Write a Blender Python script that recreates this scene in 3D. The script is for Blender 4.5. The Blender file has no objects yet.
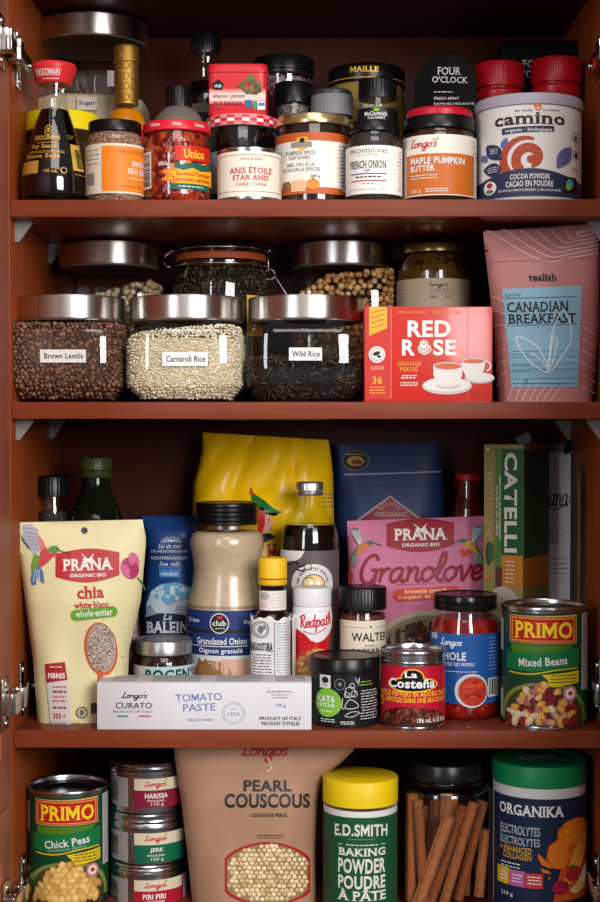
import bpy, bmesh, math, random
from mathutils import Vector, Matrix, Euler
from mathutils.geometry import tessellate_polygon
random.seed(7)
SC = bpy.context.scene
COL = SC.collection
PI = math.pi
R_ = math.radians

# ------------------------------------------------------------------ camera
FPX = 1500.0
CAMLOC = Vector((0, -1.5, 1.5))
cam_d = bpy.data.cameras.new('camera'); cam = bpy.data.objects.new('camera', cam_d); COL.objects.link(cam)
cam_d.sensor_fit = 'HORIZONTAL'; cam_d.sensor_width = 36; cam_d.lens = FPX/600*36
cam_d.shift_y = 26/600
cam.location = CAMLOC
cam.rotation_euler = Euler((R_(90-1.8), 0, R_(0.4)), 'XYZ')
SC.camera = cam
CR = cam.rotation_euler.to_matrix()

def P(px, py, Y):
    """world point seen at pixel (px,py) lying on the plane at depth Y"""
    d = CR @ Vector(((px-300)/FPX, (477-py)/FPX, -1))
    t = (Y-CAMLOC.y)/d.y
    return CAMLOC+d*t

# ------------------------------------------------------------------ materials
def lin(h):
    h = h.lstrip('#')
    c = [int(h[i:i+2], 16)/255 for i in (0, 2, 4)]
    return tuple([x/12.92 if x <= .04045 else ((x+.055)/1.055)**2.4 for x in c]+[1])
_m = {}
def M(h, r=.5, m=0, noise=0, ns=60, bump=0, coat=0, sp=.3, tr=0, em=0):
    k = (h, r, m, noise, ns, bump, coat, sp)
    if k in _m: return _m[k]
    mt = bpy.data.materials.new('paint_'+h.lstrip('#')); mt.use_nodes = True
    n = mt.node_tree; b = n.nodes['Principled BSDF']
    b.inputs['Base Color'].default_value = lin(h)
    b.inputs['Roughness'].default_value = r; b.inputs['Metallic'].default_value = m
    b.inputs['Specular IOR Level'].default_value = sp
    if coat: b.inputs['Coat Weight'].default_value = coat; b.inputs['Coat Roughness'].default_value = .1
    if noise or bump:
        tc = n.nodes.new('ShaderNodeTexCoord'); nz = n.nodes.new('ShaderNodeTexNoise')
        nz.inputs['Scale'].default_value = ns; nz.inputs['Detail'].default_value = 4
        n.links.new(tc.outputs['Object'], nz.inputs['Vector'])
        if noise:
            rp = n.nodes.new('ShaderNodeValToRGB'); c = lin(h)
            rp.color_ramp.elements[0].position = .3; rp.color_ramp.elements[1].position = .7
            rp.color_ramp.elements[0].color = tuple([x*(1-noise) for x in c[:3]]+[1])
            rp.color_ramp.elements[1].color = tuple([min(1, x*(1+noise)) for x in c[:3]]+[1])
            n.links.new(nz.outputs['Fac'], rp.inputs['Fac']); n.links.new(rp.outputs['Color'], b.inputs['Base Color'])
        if bump:
            bp = n.nodes.new('ShaderNodeBump'); bp.inputs['Strength'].default_value = bump; bp.inputs['Distance'].default_value = .002
            n.links.new(nz.outputs['Fac'], bp.inputs['Height']); n.links.new(bp.outputs['Normal'], b.inputs['Normal'])
    _m[k] = mt
    return mt
def speck(name, hs, scale, r=.4, bump=.5, stretch=(1, 1, 1), smooth=False):
    """cells of several colours: grains, chopped peppers, crushed spice"""
    if name in _m: return _m[name]
    mt = bpy.data.materials.new(name); mt.use_nodes = True
    n = mt.node_tree; b = n.nodes['Principled BSDF']
    tc = n.nodes.new('ShaderNodeTexCoord'); mp = n.nodes.new('ShaderNodeMapping')
    mp.inputs['Scale'].default_value = stretch
    n.links.new(tc.outputs['Object'], mp.inputs['Vector'])
    if smooth:
        v = n.nodes.new('ShaderNodeTexNoise'); v.inputs['Detail'].default_value = 5; v.inputs['Distortion'].default_value = 1.5
        fac = v.outputs['Fac']; hgt = v.outputs['Fac']
    else:
        v = n.nodes.new('ShaderNodeTexVoronoi'); sep = n.nodes.new('ShaderNodeSeparateColor')
        n.links.new(v.outputs['Color'], sep.inputs['Color']); fac = sep.outputs['Red']; hgt = v.outputs['Distance']
    v.inputs['Scale'].default_value = scale
    n.links.new(mp.outputs['Vector'], v.inputs['Vector'])
    rp = n.nodes.new('ShaderNodeValToRGB'); cr = rp.color_ramp
    lo, hi = (.3, .72) if smooth else (0, 1)
    cr.interpolation = 'LINEAR' if smooth else 'CONSTANT'
    for i, h in enumerate(hs):
        p = lo+(hi-lo)*(i/(max(1, len(hs)-1)) if smooth else i/len(hs))
        e = cr.elements[i] if i < 2 else cr.elements.new(p)
        e.position = p; e.color = lin(h)
    n.links.new(fac, rp.inputs['Fac']); n.links.new(rp.outputs['Color'], b.inputs['Base Color'])
    b.inputs['Roughness'].default_value = r
    if bump:
        bp = n.nodes.new('ShaderNodeBump'); bp.inputs['Strength'].default_value = bump; bp.inputs['Distance'].default_value = .002
        bp.invert = not smooth
        n.links.new(hgt, bp.inputs['Height']); n.links.new(bp.outputs['Normal'], b.inputs['Normal'])
    _m[name] = mt
    return mt
def wood(name, c1, c2, axis, rough=.45):
    mt = bpy.data.materials.new(name); mt.use_nodes = True
    n = mt.node_tree; b = n.nodes['Principled BSDF']
    tc = n.nodes.new('ShaderNodeTexCoord'); mp = n.nodes.new('ShaderNodeMapping')
    s = [60, 60, 60]; s[axis] = 3
    mp.inputs['Scale'].default_value = s
    nz = n.nodes.new('ShaderNodeTexNoise'); nz.inputs['Scale'].default_value = 1; nz.inputs['Detail'].default_value = 6; nz.inputs['Distortion'].default_value = .6
    rp = n.nodes.new('ShaderNodeValToRGB')
    rp.color_ramp.elements[0].position = .3; rp.color_ramp.elements[0].color = lin(c1)
    rp.color_ramp.elements[1].position = .7; rp.color_ramp.elements[1].color = lin(c2)
    n.links.new(tc.outputs['Object'], mp.inputs['Vector']); n.links.new(mp.outputs['Vector'], nz.inputs['Vector'])
    n.links.new(nz.outputs['Fac'], rp.inputs['Fac']); n.links.new(rp.outputs['Color'], b.inputs['Base Color'])
    b.inputs['Roughness'].default_value = rough; b.inputs['Specular IOR Level'].default_value = .18
    return mt
def glass(name, tint='#ffffff', refl=.09, rough=.03):
    """clear container wall: transmits straight through, mirrors more at grazing angles"""
    if name in _m: return _m[name]
    mt = bpy.data.materials.new(name); mt.use_nodes = True
    n = mt.node_tree; out = n.nodes['Material Output']; n.nodes.remove(n.nodes['Principled BSDF'])
    t = n.nodes.new('ShaderNodeBsdfTransparent'); t.inputs['Color'].default_value = lin(tint)
    g = n.nodes.new('ShaderNodeBsdfGlossy'); g.inputs['Roughness'].default_value = rough; g.inputs['Color'].default_value = (1, 1, 1, 1)
    lw = n.nodes.new('ShaderNodeLayerWeight'); lw.inputs['Blend'].default_value = .25
    ma = n.nodes.new('ShaderNodeMath'); ma.operation = 'MULTIPLY_ADD'; ma.inputs[1].default_value = .5; ma.inputs[2].default_value = refl; ma.use_clamp = True
    mx = n.nodes.new('ShaderNodeMixShader')
    n.links.new(lw.outputs['Facing'], ma.inputs[0])
    pw = n.nodes.new('ShaderNodeMath'); pw.operation = 'POWER'; pw.inputs[1].default_value = 3
    n.links.new(lw.outputs['Facing'], pw.inputs[0]); n.links.new(pw.outputs[0], ma.inputs[0])
    n.links.new(ma.outputs[0], mx.inputs['Fac']); n.links.new(t.outputs[0], mx.inputs[1]); n.links.new(g.outputs[0], mx.inputs[2])
    n.links.new(mx.outputs[0], out.inputs['Surface'])
    _m[name] = mt
    return mt
GL = glass('clear_glass', '#f4f7f5', .05)
PLAS = glass('clear_plastic', '#e8e6e2', .05, .08)
FROST = glass('hazy_plastic', '#e6e2dc', .05, .22)
def steel(name, h='#b9b3ad', r=.28):
    if name in _m: return _m[name]
    mt = bpy.data.materials.new(name); mt.use_nodes = True
    n = mt.node_tree; b = n.nodes['Principled BSDF']
    b.inputs['Base Color'].default_value = lin(h); b.inputs['Metallic'].default_value = 1; b.inputs['Roughness'].default_value = r
    tc = n.nodes.new('ShaderNodeTexCoord'); mp = n.nodes.new('ShaderNodeMapping'); mp.inputs['Scale'].default_value = (30, 30, 3000)
    nz = n.nodes.new('ShaderNodeTexNoise'); nz.inputs['Scale'].default_value = 1
    bp = n.nodes.new('ShaderNodeBump'); bp.inputs['Strength'].default_value = .12; bp.inputs['Distance'].default_value = .0006
    n.links.new(tc.outputs['Object'], mp.inputs['Vector']); n.links.new(mp.outputs['Vector'], nz.inputs['Vector'])
    n.links.new(nz.outputs['Fac'], bp.inputs['Height']); n.links.new(bp.outputs['Normal'], b.inputs['Normal'])
    _m[name] = mt
    return mt
STEEL = steel('brushed_steel', '#d2cdc8', .34)
_b = STEEL.node_tree.nodes['Principled BSDF']; _tg = STEEL.node_tree.nodes.new('ShaderNodeTangent'); _tg.direction_type = 'RADIAL'; _tg.axis = 'Z'
STEEL.node_tree.links.new(_tg.outputs['Tangent'], _b.inputs['Tangent']); _b.inputs['Anisotropic'].default_value = .92; _b.inputs['Anisotropic Rotation'].default_value = .25; TIN = steel('tin_can_metal', '#b4b5b8', .22); CHROME = M('#d8d8d6', .12, 1)
BLK = M('#0b0b0c', .3); BLKM = M('#101114', .45); WHITE = M('#dedcda', .5); INK = M('#1a1a1c', .5)
CREAM = M('#e0d6c4', .55); CREAM2 = M('#d9cbb2', .55); GREYT = M('#6f6c6a', .5)

# ------------------------------------------------------------------ objects
def link(name, me, mats, parent=None, smooth=True):
    for m in mats: me.materials.append(m)
    if smooth:
        me.polygons.foreach_set('use_smooth', [True]*len(me.polygons))
    o = bpy.data.objects.new(name, me); COL.objects.link(o)
    if parent is not None: o.parent = parent
    return o
def sharp(me, ang=35):
    try: me.set_sharp_from_angle(angle=R_(ang))
    except Exception: pass
def tag(o, label, cat, group=None, kind=None):
    if label: o['label'] = label
    if cat: o['category'] = cat
    if group: o['group'] = group
    if kind: o['kind'] = kind
    return o
def empty(name, loc, label=None, cat=None, group=None):
    o = bpy.data.objects.new(name, None); COL.objects.link(o); o.location = loc; o.empty_display_size = .02
    return tag(o, label, cat, group)
def boxes(name, bl, mats, parent=None, bev=.0008, seg=2, smooth=True):
    """bl: list of (x0,x1,y0,y1,z0,z1[,mat index]) -> one bevelled mesh"""
    bm = bmesh.new()
    for b in bl:
        x0, x1, y0, y1, z0, z1 = b[:6]
        vs = [bm.verts.new((x, y, z)) for x in (x0, x1) for y in (y0, y1) for z in (z0, z1)]
        for f in ((0, 1, 3, 2), (4, 6, 7, 5), (0, 4, 5, 1), (2, 3, 7, 6), (0, 2, 6, 4), (1, 5, 7, 3)):
            fc = bm.faces.new([vs[i] for i in f]); fc.material_index = b[6] if len(b) > 6 else 0
    bmesh.ops.recalc_face_normals(bm, faces=bm.faces)
    if bev: bmesh.ops.bevel(bm, geom=bm.edges[:], offset=bev, segments=seg, affect='EDGES', profile=.6)
    me = bpy.data.meshes.new(name); bm.to_mesh(me); bm.free()
    o = link(name, me, mats, parent, smooth); sharp(me)
    return o
def superr(a, n):
    c, s = abs(math.cos(a)), abs(math.sin(a))
    return 1/((c**n+s**n)**(1/n))

class It:
    """a thing measured on the photograph: pixel width, real depth, real base height"""
    def __init__(s, name, label, cat, x0, x1, Yf, base, pym=None, depth=None, group=None, root=True, rotz=0):
        s.x0, s.x1, s.Yf, s.base = x0, x1, Yf, base
        w = x1-x0; s.mid = (x0+x1)/2; s.hw = w/2
        pym = pym or 450
        if depth is None:
            s.Yc = Yf+w/2*(1.5+Yf)/FPX
            for _ in range(4):
                kk = (P(s.mid+50, pym, s.Yc).x-P(s.mid-50, pym, s.Yc).x)/100
                s.Yc = Yf+w/2*kk
        else:
            s.Yc = Yf+depth/2
        s.D = depth
        s.k = (P(s.mid+50, pym, s.Yc).x-P(s.mid-50, pym, s.Yc).x)/100
        s.kf = (P(s.mid+50, pym, s.Yf).x-P(s.mid-50, pym, s.Yf).x)/100
        s.R = s.hw*s.k
        s.X = P(s.mid, pym, s.Yc if depth is None else s.Yf).x
        s.root = empty(name, (s.X, s.Yc, base), label, cat, group) if root else None
        if s.root: s.root.rotation_euler.z = rotz
    def z(s, py, hw=None):
        y = s.Yf if s.D is not None else s.Yc-(s.hw if hw is None else hw)*s.k
        return P(s.mid, py, y).z-s.base
    def zb(s, py, hw=None):
        """local height for a pixel row, never below the base"""
        return 0.0 if py is None else max(0.0, s.z(py, hw))

def lathe_me(prof, segs=56, n=2.0, sy=1.0, cap=True):
    bm = bmesh.new(); rings = []
    for r, z in prof:
        if r <= 1e-6: rings.append([bm.verts.new((0, 0, z))]); continue
        ring = []
        for i in range(segs):
            a = 2*PI*i/segs+PI/segs
            q = superr(a, n)*r if n != 2 else r
            ring.append(bm.verts.new((q*math.cos(a), q*math.sin(a)*sy, z)))
        rings.append(ring)
    for a, b in zip(rings, rings[1:]):
        if len(a) == 1 and len(b) == 1: continue
        for i in range(segs):
            j = (i+1) % segs
            if len(a) == 1: bm.faces.new((a[0], b[j], b[i]))
            elif len(b) == 1: bm.faces.new((a[i], a[j], b[0]))
            else: bm.faces.new((a[i], a[j], b[j], b[i]))
    if cap:
        for r in (rings[0], rings[-1]):
            if len(r) > 1: bm.faces.new(r)
    bmesh.ops.recalc_face_normals(bm, faces=bm.faces)
    return bm
def lathe(it, name, prof, mat, inset=0, n=2.0, segs=56, sy=1.0, cap=True, ang=35, parent=None, lift=0):
    """prof: list of (half width px, pixel row or None for the base)"""
    pr = []
    for hw, py in prof:
        z = it.zb(py, hw)
        pr.append((max(0, hw-inset)*it.k, z+lift))
    bm = lathe_me(pr, segs, n, sy, cap)
    me = bpy.data.meshes.new(name); bm.to_mesh(me); bm.free()
    o = link(name, me, [mat] if not isinstance(mat, list) else mat, parent or it.root); sharp(me, ang)
    return o
def ridged(it, name, hw, y0, y1, mat, nr=40, amp=.35, top=1.5, parent=None, hwb=None):
    """a cap with fine vertical ribs; y0 top row, y1 bottom row"""
    k = it.k; segs = nr*4; bm = bmesh.new()
    hwb = hwb or hw
    zt, zb_ = it.z(y0, hw), it.z(y1, hwb)
    lev = [(hwb, zb_, 0), (hwb, zb_+.001, 1), (hw, zt-top*k, 1), (hw-top*.4, zt-top*k*.3, 0), (hw-top, zt, 0)]
    rings = []
    for h, z, w in lev:
        rings.append([bm.verts.new(((h*k+w*amp*k*(1 if (i//2) % 2 else -1)*.5)*math.cos(2*PI*i/segs), (h*k+w*amp*k*(1 if (i//2) % 2 else -1)*.5)*math.sin(2*PI*i/segs), z)) for i in range(segs)])
    for a, b in zip(rings, rings[1:]):
        for i in range(segs):
            j = (i+1) % segs; bm.faces.new((a[i], a[j], b[j], b[i]))
    bm.faces.new(rings[0]); bm.faces.new(rings[-1])
    bmesh.ops.recalc_face_normals(bm, faces=bm.faces)
    me = bpy.data.meshes.new(name); bm.to_mesh(me); bm.free()
    o = link(name, me, [mat], parent or it.root); sharp(me, 50)
    return o
def screwlid(it, hw, y0, y1, mat, name='lid', groove=0, top=1.2):
    """plain lid with rolled edges and a shallow raised rim on top"""
    pr = [(hw-1, y1), (hw, y1-1), ]
    if groove:
        for g in range(groove):
            yy = y1-2-(y1-y0-4)*(g+.5)/groove
            pr += [(hw, yy+.8), (hw-.8, yy), (hw, yy-.8)]
    pr += [(hw, y0+top), (hw-.5, y0+top*.4), (hw-top, y0)]
    k = it.k
    pts = [(h*k, it.z(p, hw)) for h, p in pr]
    zt = pts[-1][1]
    pts += [((hw-top-1.5)*k, zt), ((hw-top-2.4)*k, zt-.8*k), (0, zt-.8*k)]
    bm = lathe_me([(0, pts[0][1])]+pts, 64)
    me = bpy.data.meshes.new(name); bm.to_mesh(me); bm.free()
    o = link(name, me, [mat], it.root); sharp(me, 40)
    return o

# ------------------------------------------------------------------ writing
_t = {}
def _raw(c, off, res):
    cu = bpy.data.curves.new('t', 'FONT'); cu.body = c; cu.size = 1; cu.resolution_u = res; cu.offset = off
    o = bpy.data.objects.new('t', cu); me = bpy.data.meshes.new_from_object(o)
    v = [(p.co.x, p.co.y) for p in me.vertices]; f = [tuple(p.vertices) for p in me.polygons]
    bpy.data.objects.remove(o); bpy.data.curves.remove(cu); bpy.data.meshes.remove(me)
    return v, f
def _adv(c):
    k = ('adv', c)
    if k not in _t:
        w = lambda q: max(p[0] for p in q)-min(p[0] for p in q)
        _t[k] = w(_raw('|'+c+'|', 0, 1)[0])-w(_raw('||', 0, 1)[0])
    return _t[k]
def glyphs(s, bold, res):
    """flat letter shapes, set one after another"""
    off = min(bold*.018, .032); V, F, x = [], [], 0
    for c in s:
        k = (c, off, res)
        if k not in _t:
            if c == ' ': _t[k] = ([], [])
            elif c == 'M':
                h = max(p[1] for p in _raw('H', 0, 1)[0]); a = _adv('M'); t = .085+2*off; l = .06-off; r = a-.06+off; m = (l+r)/2; lo = -off; hi = h+off
                _t[k] = ([(l, lo), (l, hi), (l+t*1.05, hi), (m, .30+t*.6), (r-t*1.05, hi), (r, hi), (r, lo), (r-t, lo), (r-t, hi-.30), (m, .02), (l+t, hi-.30), (l+t, lo)],
                         [(0, 1, 10, 11), (1, 2, 3, 9, 10), (3, 4, 5, 8, 9), (5, 6, 7, 8)])
            else: _t[k] = _raw(c, off, res)
        v, f = _t[k]; n = len(V)
        V += [(a+x, b) for a, b in v]; F += [tuple(i+n for i in q) for q in f]; x += _adv(c)+off*1.2
    return V, F
def capheight():
    v, f = glyphs('H', 0, 2)
    return max(p[1] for p in v)
def xheight():
    v, f = glyphs('x', 0, 2)
    return max(p[1] for p in v)
def serifs(s, bold):
    """add little slab feet to the stems of the plain letters"""
    v, f = glyphs(s, bold, 2)
    v = list(v); f = list(f)
    CH, XH = capheight(), xheight(); ob = min(bold*.018, .032)
    cnt = {}
    for fc in f:
        for a, b in zip(fc, fc[1:]+fc[:1]):
            k = (min(a, b), max(a, b)); cnt[k] = cnt.get(k, 0)+1
    segs = []
    for (a, b), c in cnt.items():
        if c != 1: continue
        (xa, ya), (xb, yb) = v[a], v[b]
        if abs(ya-yb) > .01: continue
        for lv, d in ((-ob, 1), (CH+ob, -1), (XH+ob, -1)):
            if abs(ya-lv) < .02:
                w = abs(xa-xb)
                if .05 < w: segs.append((min(xa, xb), max(xa, xb), lv, d, w))
    for x0, x1, lv, d, w in segs:
        e = .075; h = .05
        if w > .3: x1 = x0+.05; xa, xb = x0-e, x1
        else: xa, xb = x0-e, x1+e
        n = len(v)
        v += [(xa, lv), (xb, lv), (xb, lv+d*h), (xa, lv+d*h)]
        f.append((n, n+1, n+2, n+3))
    return v, f
CUR = {
'a': ([[(.9, .85), (.6, 1), (.2, .8), (.1, .35), (.35, 0), (.7, .2), (.9, .85)], [(.9, 1), (.88, .3), (1.05, 0), (1.25, .15)]], 1.2),
'o': ([[(.5, 1), (.15, .75), (.1, .3), (.45, 0), (.85, .3), (.85, .75), (.5, 1), (.8, .85), (1.15, .9)]], 1.05),
'n': ([[(0, .9), (.15, 1), (.2, .5), (.15, 0)], [(.18, .5), (.45, .95), (.75, .95), (.8, .5), (.82, .15), (1, 0), (1.15, .15)]], 1.1),
'm': ([[(0, .9), (.15, 1), (.2, .5), (.15, 0)], [(.18, .5), (.4, .95), (.6, .9), (.62, .5), (.6, 0)], [(.62, .5), (.85, .95), (1.1, .9), (1.12, .3), (1.3, 0), (1.45, .15)]], 1.4),
'r': ([[(0, .85), (.15, 1), (.2, .5), (.15, 0)], [(.18, .5), (.4, .9), (.65, 1), (.75, .85)]], .8),
'l': ([[(.05, .2), (.5, 1.3), (.45, 2), (.22, 1.9), (.15, 1), (.2, .2), (.45, 0), (.6, .15)]], .6),
'v': ([[(0, .85), (.15, 1), (.35, .15), (.45, 0), (.8, .9), (.72, 1), (1.0, .9)]], .95),
'e': ([[(.1, .45), (.6, .55), (.7, .85), (.4, 1), (.1, .6), (.2, .1), (.5, 0), (.85, .25)]], .85),
'g': ([[(.9, .85), (.6, 1), (.2, .8), (.1, .35), (.35, 0), (.7, .2), (.9, .85)], [(.9, 1), (.9, -.3), (.7, -.95), (.3, -.9), (.2, -.55), (.7, -.2), (1.2, .15)]], 1.15),
's': ([[(.75, .85), (.45, 1), (.2, .75), (.6, .4), (.6, .1), (.25, 0), (.05, .15)]], .75),
'L': ([[(.9, 1.7), (.6, 2), (.45, 1.5), (.4, .5), (.15, .05), (.1, .2), (.4, .2), (.8, 0), (1.2, .2)]], 1.1),
'G': ([[(1.2, 1.6), (.9, 2), (.4, 1.8), (.1, 1), (.3, .2), (.8, 0), (1.15, .4), (1.2, .9), (.8, .9)], [(1.2, .9), (1.15, -.3), (.8, -.8), (.4, -.5)]], 1.4),
'R': ([[(.3, 0), (.35, 1), (.4, 1.9)], [(0, 1.6), (.4, 1.95), (.9, 2), (1.1, 1.6), (.8, 1.15), (.4, 1.05), (.7, .7), (1.1, 0), (1.4, .15)]], 1.35),
'S': ([[(1, 1.6), (.8, 2), (.35, 1.85), (.3, 1.3), (.8, .8), (.8, .2), (.4, 0), (0, .3)]], 1.1),
'd': ([[(.9, .85), (.6, 1), (.2, .8), (.1, .35), (.35, 0), (.7, .2), (.9, .85)], [(1.05, 2), (.92, 1), (.88, .2), (1.05, 0), (1.25, .15)]], 1.2),
'p': ([[(.1, .9), (.2, 1), (.15, -.9)], [(.2, .6), (.5, 1), (.85, .8), (.85, .3), (.5, 0), (.2, .2)]], 1.05),
't': ([[(.35, 1.7), (.25, .6), (.3, .1), (.5, 0), (.7, .15)], [(0, 1.1), (.65, 1.15)]], .7),
'h': ([[(.1, .1), (.5, 1.4), (.4, 2), (.2, 1.6), (.15, 0)], [(.18, .5), (.45, .95), (.75, .95), (.8, .3), (1, 0), (1.15, .15)]], 1.1),
"'": ([[(.15, 2), (.05, 1.6)]], .25), ' ': ([], .5),
}
def catmull(pts, n=5):
    if len(pts) < 3: return list(pts)
    closed = (Vector(pts[0])-Vector(pts[-1])).length < 1e-6
    out = []
    for i in range(len(pts)-1):
        p0 = pts[i-1] if i > 0 else (pts[-2] if closed else pts[0]); p1 = pts[i]; p2 = pts[i+1]
        p3 = pts[i+2] if i+2 < len(pts) else (pts[1] if closed else pts[-1])
        for j in range(n):
            t = j/n
            out.append(tuple(.5*((2*p1[c])+(-p0[c]+p2[c])*t+(2*p0[c]-5*p1[c]+4*p2[c]-p3[c])*t*t+(-p0[c]+3*p1[c]-3*p2[c]+p3[c])*t**3) for c in (0, 1)))
    out.append(tuple(pts[-1]))
    return out

class Lab:
    """printed surface: flat artwork laid out in (u,v), then wrapped on the thing"""
    def __init__(s, U, V, mp, cutu=None, cutv=None, off=.00025, step=.00012):
        s.U, s.V, s.mp, s.cutu, s.cutv = U, V, mp, cutu, cutv
        s.vs, s.fs, s.mi, s.mats, s.n = [], [], [], [], 0
        s.off, s.step = off, step
    def _mi(s, m):
        if m not in s.mats: s.mats.append(m)
        return s.mats.index(m)
    def add(s, v2, faces, mat, l):
        bm = bmesh.new()
        bv = [bm.verts.new((x, y, 0)) for x, y in v2]
        for f in faces:
            try: bm.faces.new([bv[i] for i in f])
            except ValueError: pass
        if any(len(f) > 4 for f in faces): bmesh.ops.triangulate(bm, faces=[f for f in bm.faces if len(f.verts) > 4])
        for ax, cut in ((0, s.cutu), (1, s.cutv)):
            if not cut: continue
            lo = min(p[ax] for p in v2); hi = max(p[ax] for p in v2)
            i = math.floor(lo/cut)+1
            while i*cut < hi-1e-9:
                co = [0, 0, 0]; no = [0, 0, 0]; co[ax] = i*cut; no[ax] = 1
                bmesh.ops.bisect_plane(bm, geom=bm.verts[:]+bm.edges[:]+bm.faces[:], plane_co=co, plane_no=no, dist=1e-7)
                i += 1
        h = s.off+s.step*l+.000003*s.n; s.n += 1
        bm.verts.index_update(); b0 = len(s.vs)
        for v in bm.verts: s.vs.append(s.mp(v.co.x, v.co.y, h))
        m = s._mi(mat)
        bm.normal_update()
        for f in bm.faces:
            ids = [b0+v.index for v in f.verts]
            if f.normal.z < 0: ids.reverse()
            s.fs.append(ids); s.mi.append(m)
        bm.free()
    def rect(s, x0, y0, x1, y1, mat, l=1):
        a, b, c, d = s.U(x0), s.V(y1), s.U(x1), s.V(y0)
        s.add([(a, b), (c, b), (c, d), (a, d)], [(0, 1, 2, 3)], mat, l)
    def poly(s, pts, mat, l=1):
        v = [(s.U(x), s.V(y)) for x, y in pts]
        tri = tessellate_polygon([[Vector((x, y, 0)) for x, y in v]])
        s.add(v, [tuple(t) for t in tri], mat, l)
    def ell(s, cx, cy, rx, ry, mat, l=1, a0=0, a1=360, n=28, rot=0, jag=0):
        uc, vc = s.U(cx), s.V(cy); ru = abs(s.U(cx+rx)-s.U(cx-rx))/2; rv = abs(s.V(cy+ry)-s.V(cy-ry))/2
        c, q = math.cos(R_(rot)), math.sin(R_(rot)); v = []
        full = a1-a0 >= 360
        for i in range(n if full else n+1):
            a = R_(a0+(a1-a0)*i/n); j = 1+random.uniform(-jag, jag)
            x, y = math.cos(a)*ru*j, math.sin(a)*rv*j
            v.append((uc+x*c-y*q, vc+x*q+y*c))
        if not full or jag:
            if a1-a0 > 180 and not full: v.append((uc, vc))
            tri = tessellate_polygon([[Vector((x, y, 0)) for x, y in v]])
            s.add(v, [tuple(t) for t in tri], mat, l)
        else: s.add(v, [tuple(range(len(v)))], mat, l)
    def ring(s, cx, cy, rx, ry, w, mat, l=1, a0=0, a1=360, n=36):
        pts = [(cx+rx*math.cos(R_(a0+(a1-a0)*i/n)), cy-ry*math.sin(R_(a0+(a1-a0)*i/n))) for i in range(n+1)]
        s.stroke(pts, w, mat, l, sm=False)
    def _ribbon(s, uv, w, mat, l, taper=None):
        L, Rr = [], []
        for i, p in enumerate(uv):
            a = uv[max(0, i-1)]; b = uv[min(len(uv)-1, i+1)]
            d = Vector((b[0]-a[0], b[1]-a[1]))
            if d.length < 1e-9: d = Vector((1, 0))
            d.normalize(); ww = w*(taper(i/(len(uv)-1)) if taper else 1)/2
            L.append((p[0]-d.y*ww, p[1]+d.x*ww)); Rr.append((p[0]+d.y*ww, p[1]-d.x*ww))
        n = len(uv)
        s.add(L+Rr, [(i, i+1, n+i+1, n+i) for i in range(n-1)], mat, l)
    def stroke(s, pts, w, mat, l=1, sm=True, taper=None):
        uv = [(s.U(x), s.V(y)) for x, y in pts]
        if sm: uv = catmull(uv)
        px = abs(s.V(pts[0][1])-s.V(pts[0][1]+1))
        s._ribbon(uv, w*px, mat, l, taper)
    def text(s, t, x0, y0, x1, y1, mat, l=3, b=0, serif=False, sh=0, rot=0, bend=0, grow=0):
        """ink box in pixels; b bold, sh slant, rot degrees, bend arches the line"""
        v, f = (serifs(t, b) if serif else glyphs(t, b, 2 if (y1-y0) < 9 else 4))
        if not v: return
        v = [(x+sh*y, y) for x, y in v]
        ax, bx = min(p[0] for p in v), max(p[0] for p in v); ay, by = min(p[1] for p in v), max(p[1] for p in v)
        u0, u1, v0, v1 = s.U(x0), s.U(x1), s.V(y1), s.V(y0)
        if rot in (90, -90):
            uc, vc = (u0+u1)/2, (v0+v1)/2; H, W = u1-u0, v1-v0
        else:
            uc, vc = (u0+u1)/2, (v0+v1)/2; W, H = u1-u0, v1-v0
        c, q = math.cos(R_(rot)), math.sin(R_(rot)); px = abs(s.V(y0)-s.V(y0+1)); out = []
        for x, y in v:
            xx = ((x-ax)/(bx-ax)-.5)*W; yy = ((y-ay)/(by-ay)-.5)*H
            if grow: yy *= 1+grow*(2*xx/W)**2
            if bend: yy += bend*px*(1-(2*xx/W)**2)
            out.append((uc+xx*c-yy*q, vc+xx*q+yy*c))
        s.add(out, f, mat, l)
    def arc(s, t, cx, cy, r, a0, a1, h, mat, l=3, b=1):
        """letters along a circle, angles clockwise from the top"""
        px = abs(s.V(cy)-s.V(cy+1)); uc, vc = s.U(cx), s.V(cy)
        for i, ch in enumerate(t):
            if ch == ' ': continue
            v, f = glyphs(ch, b, 2)
            a = R_(a0+(a1-a0)*i/(len(t)-1)); mx = (min(p[0] for p in v)+max(p[0] for p in v))/2
            sc = h*px/.7
            out = []
            for x, y in v:
                X, Y = (x-mx)*sc, y*sc+r*px
                out.append((uc+X*math.cos(a)+Y*math.sin(a), vc-X*math.sin(a)+Y*math.cos(a)))
            s.add(out, f, mat, l)
    def script(s, t, x0, y0, x1, y1, w, mat, l=3, sl=.2, bend=0, rot=0):
        """joined handwriting"""
        st = []; cx = 0
        for ch in t:
            g, ad = CUR[ch]
            for line in g: st.append([(cx+x+sl*y, y) for x, y in line])
            cx += ad
        st = [catmull(q, 4) for q in st]
        al = [p for q in st for p in q]
        ax, bx = min(p[0] for p in al), max(p[0] for p in al); ay, by = min(p[1] for p in al), max(p[1] for p in al)
        u0, u1, v0, v1 = s.U(x0), s.U(x1), s.V(y1), s.V(y0); px = abs(s.V(y0)-s.V(y0+1))
        c, qn = math.cos(R_(rot)), math.sin(R_(rot)); uc, vc = (u0+u1)/2, (v0+v1)/2
        for q in st:
            uv = []
            for x, y in q:
                xx = ((x-ax)/(bx-ax)-.5)*(u1-u0); yy = ((y-ay)/(by-ay)-.5)*(v1-v0)+bend*px*(1-(2*((x-ax)/(bx-ax))-1)**2)
                uv.append((uc+xx*c-yy*qn, vc+xx*qn+yy*c))
            s._ribbon(uv, w*px, mat, l)
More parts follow.
